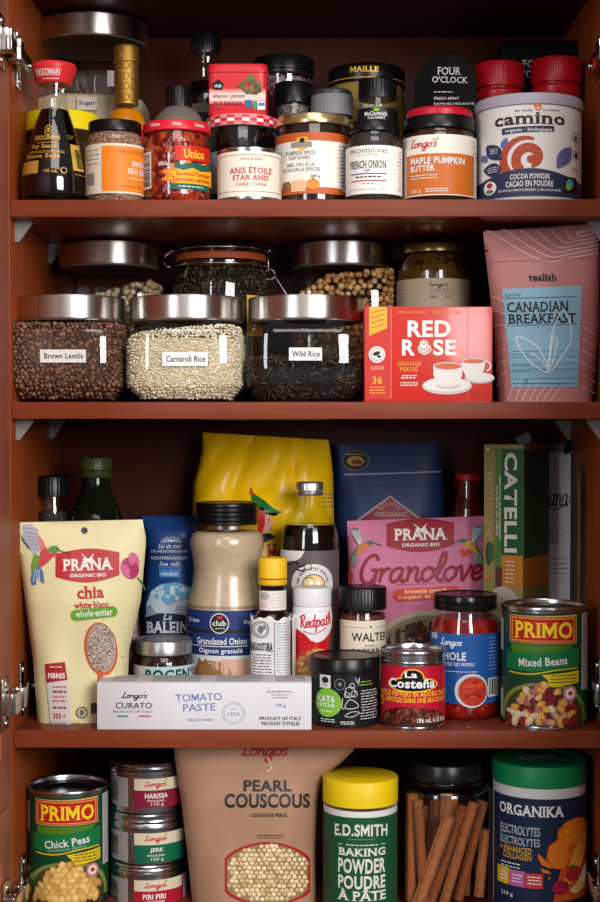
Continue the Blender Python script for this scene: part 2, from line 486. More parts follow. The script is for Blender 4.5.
    def dash(s, x0, y0, x1, y1, rows, mat, l=2, th=.9):
        """rows of print too small to read in the photo"""
        for i in range(rows):
            y = y0+(y1-y0)*(i+.5)/rows; x = x0+random.uniform(0, 1.5)
            while x < x1-1:
                w = min(random.uniform(1.5, 5), x1-x)
                s.rect(x, y-th/2, x+w, y+th/2, mat, l); x += w+.9
    def bars(s, x0, y0, x1, y1, mat, l=2, vert=True):
        """barcode"""
        a = x0 if vert else y0; e = x1 if vert else y1
        while a < e-.3:
            w = random.choice((.4, .5, .9, 1.2))
            if vert: s.rect(a, y0, min(a+w, e), y1, mat, l)
            else: s.rect(x0, a, x1, min(a+w, e), mat, l)
            a += w+random.choice((.4, .6, .9))
    def done(s, name, parent, label=None):
        me = bpy.data.meshes.new(name); me.from_pydata(s.vs, [], s.fs)
        me.polygons.foreach_set('material_index', s.mi); me.update()
        o = link(name, me, s.mats, parent)
        if label: o['label'] = label
        return o

def cyl(it, hw=None, rf=None, off=.00025, sup=None):
    """artwork wrapped round a cylinder of hw pixels half width"""
    hw = hw or it.hw; Rm = hw*it.k
    turn = math.atan2(-it.X, 1.5+it.Yc)      # labels face the room's middle
    def U(px): return Rm*math.asin(max(-.999, min(.999, (px-it.mid)/hw)))
    def V(py): return it.z(py, hw)
    def mp(u, v, h):
        a = u/Rm+turn; r = (rf(v) if rf else Rm)+h
        return (r*math.sin(a), -r*math.cos(a), v)
    L = Lab(U, V, mp, cutu=Rm*R_(4), off=off); L.Rm = Rm; L.V0 = V
    def band(y0, y1, mat, a0=-125, a1=125, l=0, cutv=None):
        u0, u1 = Rm*R_(a0), Rm*R_(a1)
        sv = L.cutv; L.cutv = cutv
        L.add([(u0, V(y1)), (u1, V(y1)), (u1, V(y0)), (u0, V(y0))], [(0, 1, 2, 3)], mat, l); L.cutv = sv
    L.band = band
    return L
def flat(it, yoff=0, off=.0002):
    """artwork on the flat front of a box"""
    y = -it.D/2-yoff if it.D else -it.R
    return Lab(lambda px: (px-it.mid)*it.kf, lambda py: it.z(py), lambda u, v, h: (u, y-h, v), off=off)

def lerp_list(L, t):
    if t <= L[0][0]: return L[0][1]
    for (a, x), (b, y) in zip(L, L[1:]):
        if t <= b: return x+(y-x)*(t-a)/(b-a)
    return L[-1][1]
class Bag:
    """soft pack: left/right outlines [(row,x)...], top rows (left,right); stands on base"""
    def __init__(s, name, label, cat, left, right, top, bot, Yc, T, base, mats, q=None, wr=None, yaw=0, back=.6, ex=3, group=None):
        s.l, s.r, s.top, s.bot, s.Yc, s.T, s.base, s.yaw = left, right, top, bot, Yc, T, base, yaw
        s.q = q or (lambda t: min(1, ((1-t)/.4))**.8*(.75+.25*min(1, t/.2))); s.wr = wr or (lambda a, b: 0); s.ex = ex
        mid = (left[-1][1]+right[-1][1])/2
        s.org = Vector((P(mid, bot, Yc).x, Yc, base))
        s.root = empty(name, s.org, label, cat, group)
        s.body = s.mesh('pouch', mats, back)
    def st(s, px, py):
        xl, xr = lerp_list(s.l, py), lerp_list(s.r, py)
        a = (px-xl)/(xr-xl); a = max(0, min(1, a))
        yt = s.top[0]+(s.top[1]-s.top[0])*a
        t = 1-(py-yt)/(s.bot-yt)
        return a, max(0, min(1, t))
    def bul(s, a, t):
        e = max(0, 1-abs(2*a-1)**s.ex)**.65
        return s.T*e*s.q(t)+s.wr(a, t)*e+.0006
    def Y(s, a): return s.Yc+s.yaw*(a-.5)
    def pt(s, px, py, h=0, sgn=-1, f=1):
        a, t = s.st(px, py)
        p = P(px, py, s.Y(a)+sgn*(s.bul(a, t)*f+h))-s.org
        return (p.x, p.y, max(p.z, 0.0))
    def mesh(s, name, mats, back):
        nx = max(12, int((s.r[-1][1]-s.l[-1][1])/4)); ny = max(16, int((s.bot-s.top[0])/4))
        bm = bmesh.new(); F, B = [], []
        for j in range(ny+1):
            fr, bk = [], []
            for i in range(nx+1):
                a = i/nx; yt = s.top[0]+(s.top[1]-s.top[0])*a
                py = yt+(s.bot-yt)*j/ny
                xl, xr = lerp_list(s.l, py), lerp_list(s.r, py); px = xl+(xr-xl)*a
                t = 1-j/ny
                p = P(px, py, s.Y(a)-s.bul(a, t))-s.org
                z = p.z if j < ny else 0.0
                fr.append(bm.verts.new((p.x, p.y, max(z, 0))))
                yb = s.Y(a)+s.bul(a, t)*back-s.org.y
                bk.append(bm.verts.new((p.x, yb, max(z, 0))))
            F.append(fr); B.append(bk)
        for j in range(ny):
            for i in range(nx):
                bm.faces.new((F[j][i], F[j+1][i], F[j+1][i+1], F[j][i+1]))
                bm.faces.new((B[j][i], B[j][i+1], B[j+1][i+1], B[j+1][i]))
            bm.faces.new((F[j][0], B[j][0], B[j+1][0], F[j+1][0])); bm.faces.new((F[j][nx], F[j+1][nx], B[j+1][nx], B[j][nx]))
        for i in range(nx):
            bm.faces.new((F[0][i], F[0][i+1], B[0][i+1], B[0][i])); bm.faces.new((F[ny][i], B[ny][i], B[ny][i+1], F[ny][i+1]))
        bmesh.ops.recalc_face_normals(bm, faces=bm.faces)
        me = bpy.data.meshes.new(name); bm.to_mesh(me); bm.free()
        o = link(name, me, mats, s.root); sharp(me, 60)
        return o
    def lab(s, off=.0005):
        def U(px): return px/1000
        def V(py): return -py/1000
        return Lab(U, V, lambda u, v, h: s.pt(u*1000, -v*1000, h), cutu=.005, cutv=.005, off=off, step=.00015)

def tube_me(bm, pts, r, seg=8, closed=False):
    rings = []
    for i, p in enumerate(pts):
        p = Vector(p); a = Vector(pts[max(0, i-1)]); b = Vector(pts[min(len(pts)-1, i+1)])
        d = (b-a).normalized(); u = d.cross(Vector((0, 0, 1)))
        if u.length < .05: u = d.cross(Vector((1, 0, 0)))
        u.normalize(); w = d.cross(u)
        rings.append([bm.verts.new(p+(u*math.cos(2*PI*k/seg)+w*math.sin(2*PI*k/seg))*r) for k in range(seg)])
    for a, b in zip(rings, rings[1:]):
        for k in range(seg):
            bm.faces.new((a[k], a[(k+1) % seg], b[(k+1) % seg], b[k]))
    bm.faces.new(rings[0]); bm.faces.new(rings[-1])
def tubes(name, lines, r, mat, parent):
    bm = bmesh.new()
    for l in lines: tube_me(bm, l, r)
    bmesh.ops.recalc_face_normals(bm, faces=bm.faces)
    me = bpy.data.meshes.new(name); bm.to_mesh(me); bm.free()
    return link(name, me, [mat], parent)

def grains(name, pts, dims, mats, loc, label, cat, sub=1, jit=.15, upright=None, parent=None, core=None):
    """loose food: every grain modelled, one object"""
    bm = bmesh.new(); bmesh.ops.create_icosphere(bm, subdivisions=sub, radius=1)
    bv = [v.co.copy() for v in bm.verts]; bf = [tuple(v.index for v in f.verts) for f in bm.faces]; bm.free()
    vs, fs, mi = [], [], []
    for p in pts:
        rot = Euler((random.uniform(0, 6.3), random.uniform(0, 6.3), random.uniform(0, 6.3))).to_matrix() if upright is None else Euler((random.uniform(-upright, upright), random.uniform(0, 6.3), random.uniform(-upright, upright))).to_matrix()
        s = 1+random.uniform(-jit, jit); b0 = len(vs)
        for v in bv:
            q = rot @ Vector((v.x*dims[0]*s, v.y*dims[1]*s, v.z*dims[2]*s))
            vs.append((q.x+p[0], q.y+p[1], q.z+p[2]))
        k = random.randrange(len(mats)) if not core else random.randrange(len(mats)-1)
        for f in bf: fs.append(tuple(b0+i for i in f)); mi.append(k)
    if core:
        b0 = len(vs); vs += core[0]; fs += [tuple(b0+i for i in f) for f in core[1]]; mi += [len(mats)-1]*len(core[1])
    me = bpy.data.meshes.new(name); me.from_pydata(vs, [], fs); me.polygons.foreach_set('material_index', mi); me.update()
    o = link(name, me, mats, parent); o.location = loc
    return tag(o, label, cat, None, 'stuff')
# ------------------------------------------------------------------ cabinet
DEP = .285
XL = P(11, 430, 0).x; XR = P(609, 430, 0).x
S1, S1b = P(300, 199.5, 0).z, P(300, 216.5, 0).z
S2, S2b = P(300, 402, 0).z, P(300, 418.7, 0).z
S3, S3b = P(300, 730.5, 0).z, P(300, 748, 0).z
S4 = P(300, 923, 0).z
ZC = P(300, 38, DEP).z
WD_H = wood('cherry_wood_across', '#70301a', '#803b22', 0)
WD_S = wood('cherry_wood_side', '#843a15', '#95461b', 2)
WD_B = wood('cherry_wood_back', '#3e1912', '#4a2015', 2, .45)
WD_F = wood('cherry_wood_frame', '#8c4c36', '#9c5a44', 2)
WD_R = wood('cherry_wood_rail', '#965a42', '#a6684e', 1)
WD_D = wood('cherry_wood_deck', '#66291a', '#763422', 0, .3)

cab = empty('pantry_cabinet', ((XL+XR)/2, 0, S4-.06), 'cherry-stained wooden pantry cabinet with open doors and full shelves', 'cabinet')
co = Vector(cab.location)
def cbox(name, bl, mats, bev=.0012, label=None):
    bl = [(b[0]-co.x, b[1]-co.x, b[2], b[3], b[4]-co.z, b[5]-co.z)+tuple(b[6:]) for b in bl]
    o = boxes(name, bl, mats, cab, bev)
    if label: o['label'] = label
    return o
ZT = ZC+.02; ZB = S4-.06
cbox('side_panel', [(XL-.018, XL, 0, DEP+.006, ZB, ZT)], [WD_S]); cbox('side_panel', [(XR, XR+.018, 0, DEP+.006, ZB, ZT)], [WD_S])
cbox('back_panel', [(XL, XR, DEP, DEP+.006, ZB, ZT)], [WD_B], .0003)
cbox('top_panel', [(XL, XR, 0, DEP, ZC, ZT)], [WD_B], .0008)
for zt, zb_ in ((S1, S1b), (S2, S2b), (S3, S3b), (S4, S4-.018)):
    bo = cbox('shelf', [(XL+.0005, XR-.0005, .0012, DEP-.001, zb_, zt)], [WD_D])
    edge = boxes('edge_band', [(XL+.0005-co.x, XR-.0005-co.x, 0, .0011, zb_-co.z, zt-co.z)], [WD_H], bo, .0004)
# clear shelf clips: triangular gusset with a pin
def clip(x, y, z, sgn):
    m = M('#8f8a88', .35, .1)
    bm = bmesh.new(); w, h, t = .017, .021, .0035
    for (a, b) in ((0, t), ):
        pts = [(0, 0), (w, 0), (w, -.002), (.003, -h), (0, -h)]
        f0 = [bm.verts.new((x+sgn*px_-co.x, y, z+pz-co.z)) for px_, pz in pts]
        f1 = [bm.verts.new((x+sgn*px_-co.x, y+t, z+pz-co.z)) for px_, pz in pts]
        bm.faces.new(f0); bm.faces.new(f1[::-1])
        for i in range(5): bm.faces.new((f0[i], f1[i], f1[(i+1) % 5], f0[(i+1) % 5]))
    # wall flange and top flange
    for b in ((0, .0015, -.004, .010, -h, 0), (0, w, -.004, .010, -.0014, 0)):
        vs = [bm.verts.new((x+sgn*X_-co.x, y+Y_, z+Z_-co.z)) for X_ in b[:2] for Y_ in b[2:4] for Z_ in b[4:]]
        for f in ((0, 1, 3, 2), (4, 6, 7, 5), (0, 4, 5, 1), (2, 3, 7, 6), (0, 2, 6, 4), (1, 5, 7, 3)): bm.faces.new([vs[i] for i in f])
    bmesh.ops.recalc_face_normals(bm, faces=bm.faces)
    me = bpy.data.meshes.new('shelf_clip'); bm.to_mesh(me); bm.free()
    link('shelf_clip', me, [m], cab, False)['label'] = 'clear plastic shelf support clip'
for zb_ in (S1b, S2b, S3b):
    for y in ((.03, .225) if zb_ != S3b else (.12, .225)):
        clip(XL, y, zb_-.0004, 1); clip(XR, y, zb_-.0004, -1)
# doors stand open at right angles to the front
def door(side, z0, z1):
    s = 1 if side == 'L' else -1
    x1 = (XL-.0005) if s == 1 else (XR+.0005)         # inner face
    th = .02; Wd = .30; st = .05
    bm = bmesh.new()
    def fc(pts, mi):
        f = bm.faces.new([bm.verts.new((p[0]-co.x, p[1], p[2]-co.z)) for p in pts]); f.material_index = mi
    for xx in (x1, x1-s*th):
        A = [(-.003, z0), (-.003-Wd, z0), (-.003-Wd, z1), (-.003, z1)]
        B = [(-.003-st, z0+st), (-.003-Wd+st, z0+st), (-.003-Wd+st, z1-st), (-.003-st, z1-st)]
        Cc = [(-.003-st-.008, z0+st+.008), (-.003-Wd+st+.008, z0+st+.008), (-.003-Wd+st+.008, z1-st-.008), (-.003-st-.008, z1-st-.008)]
        dx = (-.005 if xx == x1 else .005)*s
        q = lambda p, d=0: (xx+d, p[0], p[1])
        for i, mi in zip(range(4), (1, 0, 1, 0)):
            j = (i+1) % 4
            fc([q(A[i]), q(A[j]), q(B[j]), q(B[i])], mi)
            fc([q(B[i]), q(B[j]), q(Cc[j], dx), q(Cc[i], dx)], mi)
        fc([q(c, dx) for c in Cc], 0)
    for (y0, z0_, y1, z1_) in ((-.003, z0, -.003, z1), (-.003-Wd, z0, -.003-Wd, z1)):
        fc([(x1, y0, z0_), (x1, y1, z1_), (x1-s*th, y1, z1_), (x1-s*th, y0, z0_)], 0)
    for z in (z0, z1):
        fc([(x1, -.003, z), (x1, -.003-Wd, z), (x1-s*th, -.003-Wd, z), (x1-s*th, -.003, z)], 1)
    bmesh.ops.remove_doubles(bm, verts=bm.verts, dist=1e-5); bmesh.ops.recalc_face_normals(bm, faces=bm.faces)
    me = bpy.data.meshes.new('door'); bm.to_mesh(me); bm.free()
    return link('door', me, [WD_F, WD_R], cab, False)
zd = P(13, 797, 0).z
doors = {}
for sd in 'LR':
    doors[sd, 1] = door(sd, zd, ZT); doors[sd, 0] = door(sd, ZB-.05, zd-.003)
def hinge(sd, py, up=0):
    s = 1 if sd == 'L' else -1; X = XL if s == 1 else XR
    z = P(20 if s == 1 else 595, py, 0).z
    d = cab
    bl = [(0, .0022, -.058, -.030, -.026, .026), (0, .010, -.052, -.036, -.011, .011),
          (.009, .013, -.050, -.004, -.0105, .0105), (.001, .0145, -.012, .006, -.0105, .0105),
          (.0006, .009, .008, .075, -.007, .007), (.0085, .0105, .004, .07, -.009, .009),
          (.0006, .003, .030, .048, -.028, .028)]
    bb = []
    for b in bl:
        xa, xb = X+s*b[0], X+s*b[1]
        bb.append((min(xa, xb)-co.x, max(xa, xb)-co.x, b[2], b[3], z+b[4]-co.z, z+b[5]-co.z))
    o = boxes('hinge', bb, [M('#c9c6c2', .16, 1, 0, 60, 0)], d, .0012, 2)
    o['label'] = 'nickel-plated concealed hinge'
    sc = []
    for (yy, zz, xx) in ((.039, .021, .003), (.039, -.021, .003), (.02, 0, .0105), (.06, 0, .0105), (-.044, .019, .0022), (-.044, -.019, .0022)):
        bm = bmesh.new(); mt = Matrix.Translation((X+s*(xx+.0006)-co.x, yy, z+zz-co.z)) @ Euler((0, PI/2, 0)).to_matrix().to_4x4()
        bmesh.ops.create_cone(bm, cap_ends=True, segments=14, radius1=.0038, radius2=.003, depth=.0016, matrix=mt)
        me = bpy.data.meshes.new('screw'); bm.to_mesh(me); bm.free()
        link('screw', me, [CHROME], o)
for sd, py in (('L', 52), ('L', 696), ('L', 893), ('R', 52), ('R', 692), ('R', 893)): hinge(sd, py)

# ------------------------------------------------------------------ light
w = bpy.data.worlds.new('kitchen_air'); SC.world = w; w.use_nodes = True
wn = w.node_tree; bg = wn.nodes['Background']
tc = wn.nodes.new('ShaderNodeTexCoord'); sx = wn.nodes.new('ShaderNodeSeparateXYZ'); rp = wn.nodes.new('ShaderNodeValToRGB')
rp.color_ramp.elements[0].position = .2; rp.color_ramp.elements[0].color = (.07, .06, .055, 1)
rp.color_ramp.elements[1].position = .8; rp.color_ramp.elements[1].color = (.34, .33, .34, 1)
mr = wn.nodes.new('ShaderNodeMath'); mr.operation = 'MULTIPLY_ADD'; mr.inputs[1].default_value = .5; mr.inputs[2].default_value = .5
wn.links.new(tc.outputs['Generated'], sx.inputs[0]); wn.links.new(sx.outputs['Z'], mr.inputs[0]); wn.links.new(mr.outputs[0], rp.inputs['Fac'])
wn.links.new(rp.outputs['Color'], bg.inputs['Color']); bg.inputs['Strength'].default_value = .6
def area(name, loc, tgt, sx_, sy_, power, col):
    l = bpy.data.lights.new(name, 'AREA'); l.shape = 'RECTANGLE'; l.size = sx_; l.size_y = sy_; l.energy = power; l.color = col
    o = bpy.data.objects.new(name, l); COL.objects.link(o); o.location = loc
    o.rotation_euler = (Vector(tgt)-Vector(loc)).to_track_quat('-Z', 'Y').to_euler()
    return o
area('window_light', (1.15, -2.5, 2.1), (0, .1, 1.55), 1.1, 1.1, 58, (1, .98, .96))
area('second_window_light', (-1.1, -2.2, 1.95), (0, .1, 1.5), .4, 1.2, 15, (.93, .96, 1))
area('ceiling_light', (.1, -1.5, 2.9), (0, .1, 1.5), 1.0, .8, 10, (1, .94, .88))
SC.view_settings.view_transform = 'Standard'; SC.view_settings.look = 'None'; SC.view_settings.gamma = 1
SC.view_settings.exposure = .36
try: SC.view_settings.use_curve_mapping = False
except Exception: pass
SC.cycles.transparent_max_bounces = 24; SC.cycles.max_bounces = 8
# ================================================================== TOP SHELF
RED = M('#c01822', .35); GOLD = M('#c99a3e', .35, .3); GOLDM = M('#c9a66a', .25, .9, 0); ORG = M('#e07a1e', .5)
# soy sauce
it = It('soy_sauce_bottle', 'soy sauce dispenser bottle with red flared cap and gold lettering', 'bottle', 21, 88, .004, S1, 150)
pf = [(28, None), (31.5, 197), (33, 192), (33, 180), (32, 168), (29, 152), (24, 135), (18.5, 118), (14.5, 107), (12.5, 98), (12.5, 90), (14, 83), (14, 81)]
lathe(it, 'glass_body', pf, GL, cap=False)
lathe(it, 'soy_sauce', [(0, None), (27, None), (30.5, 197), (32, 192), (32, 180), (31, 168), (28, 152), (23, 135), (17.5, 118), (13.6, 108), (0, 108)], M('#0b0503', .12))
cp = lathe(it, 'cap', [(0, 82), (15, 82), (17, 81), (22.3, 64), (22.3, 62), (21, 60), (0, 60)], M('#cf2a2c', .35))
cp2 = cyl(it, 20.4, rf=lambda v: it.k*(17+(v-it.z(81, 17))/(it.z(64, 22)-it.z(81, 17))*5.3))
cp2.text('KIKKOMAN', 37, 68, 60, 75, WHITE, 2, 1); cp2.dash(42, 76.5, 60, 79, 1, WHITE, 2, .7); cp2.done('cap_print', cp)
def soyr(v):
    L = sorted([(it.z(py, hw), hw*it.k) for hw, py in pf[1:-3] if py]); return lerp_list(L, v)
lb = cyl(it, 31, rf=soyr)
hx = [(46.5+5*math.cos(R_(90+60*i)), 128-5.5*math.sin(R_(90+60*i))) for i in range(7)]
lb.stroke(hx, 1.2, GOLD, 1, sm=False); lb.ell(46.5, 128, 2.2, 2.5, GOLD, 1)
lb.text('KIKKOMAN', 31, 133.5, 61, 138.5, GOLD, 1, 2); lb.dash(34, 140.5, 59, 142, 1, GOLD, 1, .7)
lb.text('Soy Sauce', 30, 142.5, 57, 148.5, GOLD, 1, 1.5); lb.dash(28, 149.5, 65, 152.5, 2, GOLD, 1, .6)
lb.text('Sauce Soja', 27, 153, 60, 158.5, GOLD, 1, 1.5)
lb.rect(24, 160, 39, 173, GOLD, 1); lb.text('148 mL', 44, 169, 57, 172.5, GOLD, 1, 1); lb.ring(63, 170, 2.6, 2.8, .8, GOLD, 1)
lb.rect(72, 142, 82, 169, M('#c9a040', .5), 1); lb.bars(76, 147, 81, 167, INK, 2, False); lb.dash(70, 132, 78, 137, 2, GOLD, 1, .7); lb.dash(72, 172, 84, 174, 1, GOLD, 1)
lb.done('label', it.root)
# yellow lid jar
it = It('spice_jar', 'squat jar with bright yellow lid behind the soy sauce bottle', 'jar', 25, 98, .072, S1, 150)
lathe(it, 'glass_body', [(30, None), (33, 195), (33, 140), (31, 130), (31, 126)], GL, cap=False)
lathe(it, 'contents', [(0, None), (29, None), (32, 195), (32, 140), (0, 138)], speck('curry_powder', ['#3a2412', '#5a3a18', '#6b4a20'], 40, .8, .2, smooth=True))
ridged(it, 'lid', 36.5, 108, 127, M('#e8cf10', .4), 60, .2)
# sugar canister
def canister(name, label, x0, x1, Yf, base, lid, body, group=None, fill=None, pym=None):
    it = It(name, label, 'jar', x0, x1, Yf, base, pym or (lid[0]+body[1])/2, group='square glass storage canisters')
    a, b = body; hw = it.hw
    cut = 13
    lathe(it, 'glass_body', [(0, None), (hw-cut-2, None), (hw-cut, b-1.5), (hw-1.5, b-cut-1), (hw-.3, b-cut-6), (hw-.3, a+12), (hw-2.5, a+5), (hw-8, a+1), (hw-9, a-3), (hw-10, a-3)], GL, n=5, segs=96, cap=False, ang=60)
    o = lathe(it, 'lid', [(0, lid[1]), (hw-2.6, lid[1]), (hw-2, lid[1]-1), (hw-2, lid[0]+1), (hw-2.8, lid[0]), (0, lid[0])], STEEL, segs=96, ang=28)
    lathe(it, 'seal_ring', [(0, lid[1]+2.5), (hw-8.8, lid[1]+2.5), (hw-3.2, lid[1]+1), (hw-3.2, lid[1]-.5), (0, lid[1]-.5)], M('#6a5c54', .7), segs=64)  # closed to a full disc, its dull colour painting shade under the lid
    return it
def sticker(it, x0, x1, y0, y1, txt, m=WHITE):
    """sticker on the flat front face of the glass canister"""
    L = Lab(lambda px: P(px, (y0+y1)/2, it.Yf).x-it.X, lambda py: it.z(py, it.hw), lambda u, v, h: (u, -it.R-h+.0004, v), off=.0003)
    L.rect(x0, y0, x1, y1, m, 0); L.text(txt, x0+(x1-x0)*.09, y0+(y1-y0)*.27, x1-(x1-x0)*.06, y1-(y1-y0)*.3, INK, 2, .8)
    L.done('sticker', it.root)
def fillcore(it, top, m_idx_mats, n=5, inset=3.9, zb=.004, cut=13):
    """inner block of the same food, so that no gap shows between the grains"""
    R = it.R-inset*it.k; bm = lathe_me([(0, zb), (R-cut*it.k, zb), (R, zb+cut*it.k), (R, top-.004), (R*.7, top-.004), (0, top-.004)], 64, n); bm.verts.index_update()
    vs = [tuple(v.co) for v in bm.verts]; fs = [tuple(v.index for v in f.verts) for f in bm.faces]; bm.free()
    return vs, fs
def gpts(it, top, step, n=5, inset=3.2, zb=.004, cut=13, slope=None, layers=1):
    """points over the outside and the top of a fill inside the canister"""
    pts = []; k = it.k; R = it.R-inset*k; c = cut*k
    slope = slope or (lambda x, y: 0)
    for lay in range(layers):
        Rl = R-lay*step*.6; z = zb+step*.4; row = 0
        while z < top+.02:
            rr = Rl-max(0, (zb+c-z))*1.0 if z < zb+c else Rl
            circ = 2*PI*rr*1.15; m = int(circ/step)
            for i in range(m):
                a = 2*PI*(i+.5*(row % 2)+random.uniform(-.3, .3))/m
                if .25 < (a/(2*PI)) % 1 < .0: continue
                q = superr(a, n)*rr-random.uniform(0, step*.25)
                x, y = q*math.cos(a), q*math.sin(a)
                zz = z+random.uniform(-.25, .25)*step
                if y > R*.5 and abs(x) < R*.9: continue     # unseen back wall of the fill
                if zz < top+slope(x, y): pts.append((x, y, zz))
            z += step*.82; row += 1
    g = step*.95; x = -R
    while x < R:
        y = -R
        while y < R:
            px_, py_ = x+random.uniform(-.3, .3)*g, y+random.uniform(-.3, .3)*g
            if (abs(px_)**n+abs(py_)**n)**(1/n) < R*.97: pts.append((px_, py_, top+slope(px_, py_)-random.uniform(0, .3)*step))
            y += g
        x += g
    return pts
it = canister('storage_canister', 'large square glass canister half full of sugar with brushed steel lid', 36, 150, .15, S1, (11, 33), (36, 197), pym=110)
sticker(it, 77, 97, 97, 110, 'Sugar', M('#b9b2ab', .5))
R = it.R-3*it.k; zt = it.z(92, it.hw)
bm = lathe_me([(0, .003), (R-.012, .003), (R, .016), (R, zt-.004), (R*.8, zt+.002), (0, zt+.008)], 64, 5)
me = bpy.data.meshes.new('sugar'); bm.to_mesh(me); bm.free()
o = link('sugar', me, [M('#cdb89a', .8, 0, .12, 400, .3)]); o.location = it.root.location
tag(o, 'pale sugar filling the lower part of the big canister', 'sugar', None, 'stuff')
# hot sauce
it = It('hot_sauce_bottle', 'orange hot sauce bottle with gold foil neck wrap', 'bottle', 104, 149, .088, S1, 130)
lathe(it, 'glass_body', [(19, None), (21.5, 195), (22, 136), (21, 123), (18.5, 115), (15, 109), (12.2, 105), (11, 100), (0, 100)], GL)
lathe(it, 'hot_sauce', [(0, None), (19, None), (20.8, 195), (21.2, 136), (20.2, 123), (17.8, 115), (14.3, 109), (0, 106)], M('#d8820c', .3, 0, .1, 60))
o = lathe(it, 'foil_wrap', [(11.8, 103), (12, 102), (12, 62), (12, 61), (13, 60), (13, 46), (12, 44), (0, 44)], M('#a8823c', .38, .85, .12, 900, .4))
fl = cyl(it, 12.6)
for r in range(4):
    for c in (-7, 0, 7): fl.ring(126.5+c, 65+r*10.5, 2.6, 3.4, .7, M('#6d4f1c', .5, .5), 1, n=12)
for yy in (48, 52, 56): fl.dash(116, yy, 137, yy+2, 1, M('#6d4f1c', .5, .5), 1, .6)
fl.done('foil_print', o)
lb = cyl(it, 22.3); lb.band(128, 172, RED, 20, 110); lb.band(133, 170, M('#d8b028', .5), -80, 15); lb.done('label', it.root)
# smoked sea salt
def simple_jar(it, b0, b1, lidhw, l0, l1, lidm, cont, ct=None, sh=4, glassm=None, groove=0):
    hw = it.hw
    lathe(it, 'glass_body', [(0, None), (hw-3, None), (hw-.4, b1-3), (hw-.2, b1-7), (hw-.2, b0+sh*1.6), (hw-1.2, b0+sh*.8), (lidhw-2.4, b0), (lidhw-2.4, l1-1)], glassm or GL, cap=False, ang=60)
    ct = ct or b0+2; top = min(ct, b0+sh*1.8)
    pr = [(0, None), (hw-4, None), (hw-1.4, b1-3.5), (hw-1.2, b1-7)]
    if ct > b0+sh*1.6: pr += [(hw-1.2, ct), (0, ct)]
    else: pr += [(hw-1.2, b0+sh*1.8), (hw-2.4, b0+sh), (lidhw-3.6, b0+1), (lidhw-3.6, ct), (0, ct)]
    if cont: lathe(it, 'contents', pr, cont, ang=60)
    return screwlid(it, lidhw, l0, l1, lidm, groove=groove)
it = It('seasoning_jar', 'jar of smoked sea salt with black lid and orange label', 'jar', 86, 144, .004, S1, 160)
simple_jar(it, 128, 199, 26.5, 118, 130, BLK, speck('smoked_salt', ['#7d5240', '#9a6a54', '#b3856c', '#6a4234', '#c09a80'], 700, .5, .4), sh=6)
lb = cyl(it, it.hw+.1)
lb.band(143, 193, CREAM, -100, 110); lb.rect(102, 145.5, 144, 191, M('#ee8322', .5), 1)
lb.text('PROVISIONS', 119, 149, 146, 153, M('#9a5a20', .5), 2, .5); lb.text('SMOKED', 131, 159.5, 144.5, 165, WHITE, 2, 1.5); lb.text('SEA SALT', 127, 167, 144.5, 173, WHITE, 2, 1.5)
lb.dash(128, 175.5, 143, 179, 1, WHITE); lb.dash(120, 184.5, 142, 187, 1, M('#a0591a', .5)); lb.dash(88, 147, 100, 165, 4, GREYT); lb.bars(88.5, 172, 95, 184, GREYT)
lb.done('label', it.root)
# black cap over hazy dome
it = It('squeeze_bottle', 'grey domed squeeze bottle with small black cap behind the red lidded jar', 'bottle', 152, 206, .085, S1, 150)
lathe(it, 'body', [(0, None), (25, None), (26.5, 195), (26.5, 130), (25.5, 120), (22, 112), (17, 107.5), (13, 105.5), (0, 105)], M('#6b645e', .35, 0, .12, 60))
ridged(it, 'cap', 13.2, 84, 107, BLK, 30, .3)
lb = cyl(it, 26.6); lb.band(123, 185, M('#50443c', .5)); lb.done('label', it.root)
# sauce bottle at the back
it = It('sauce_bottle', 'slim dark sauce bottle with black cap at the back of the top shelf', 'bottle', 186, 226, .158, S1, 110)
lathe(it, 'glass_body', [(0, None), (18, None), (19.5, 192), (19.5, 98), (18, 88), (14.5, 78), (12, 66), (11.5, 54), (12.5, 52), (12.5, 49)], GL, cap=False)
lathe(it, 'sauce', [(0, None), (17, None), (18.7, 192), (18.7, 98), (17.2, 88), (14.6, 80), (0, 80)], M('#120806', .15))
ridged(it, 'cap', 14.5, 30, 50, BLK, 30, .3)
lb = cyl(it, 19.7); lb.band(103, 170, M('#8f8984', .5)); lb.band(112, 165, M('#2a2523', .5), -60, 60, 1); lb.done('label', it.root)
# chopped chillies jar
it = It('pickle_jar', 'jar of red peppers in oil with red lid and orange starburst label', 'jar', 143, 211, .006, S1, 160)
simple_jar(it, 130, 199, 34, 118.5, 129, M('#cf1f2c', .35), speck('chopped_red_peppers', ['#6e0f08', '#8e1a0c', '#a82a10', '#5a0a06', '#b84a1c'], 170, .15, .6), sh=6)
ll = cyl(it, 34); 
for x in (156, 177, 199): ll.text('Unico', x-4.5, 121.5, x+4.5, 125, WHITE, 1, 1)
ll.done('lid_print', it.root)
lb = cyl(it, it.hw+.1); TEAL = M('#0f5a4a', .5); YEL = M('#f0a818', .5)
burst = []
for i in range(22):
    a = 2*PI*i/22; rr = 1 if i % 2 == 0 else .74
    burst.append((192+33*rr*math.cos(a)*1.0, 175-16*rr*math.sin(a)))
lb.poly([(min(211, x), y) for x, y in burst], M('#e87818', .5), 0)
lb.poly([(min(210.5, 194+(x-192)*.82), 175+(y-175)*.82) for x, y in burst], YEL, 1)
lb.rect(175, 145, 209, 160, M('#c8200e', .5), 2); lb.text('Unico', 183, 148.5, 203, 157.5, M('#f2c018', .5), 4, 1.5, serif=True)
lb.poly([(175, 161), (181, 164), (192, 161.5), (203, 163), (209, 160), (209, 168), (200, 170), (192, 167), (183, 170), (174, 167)], TEAL, 3)
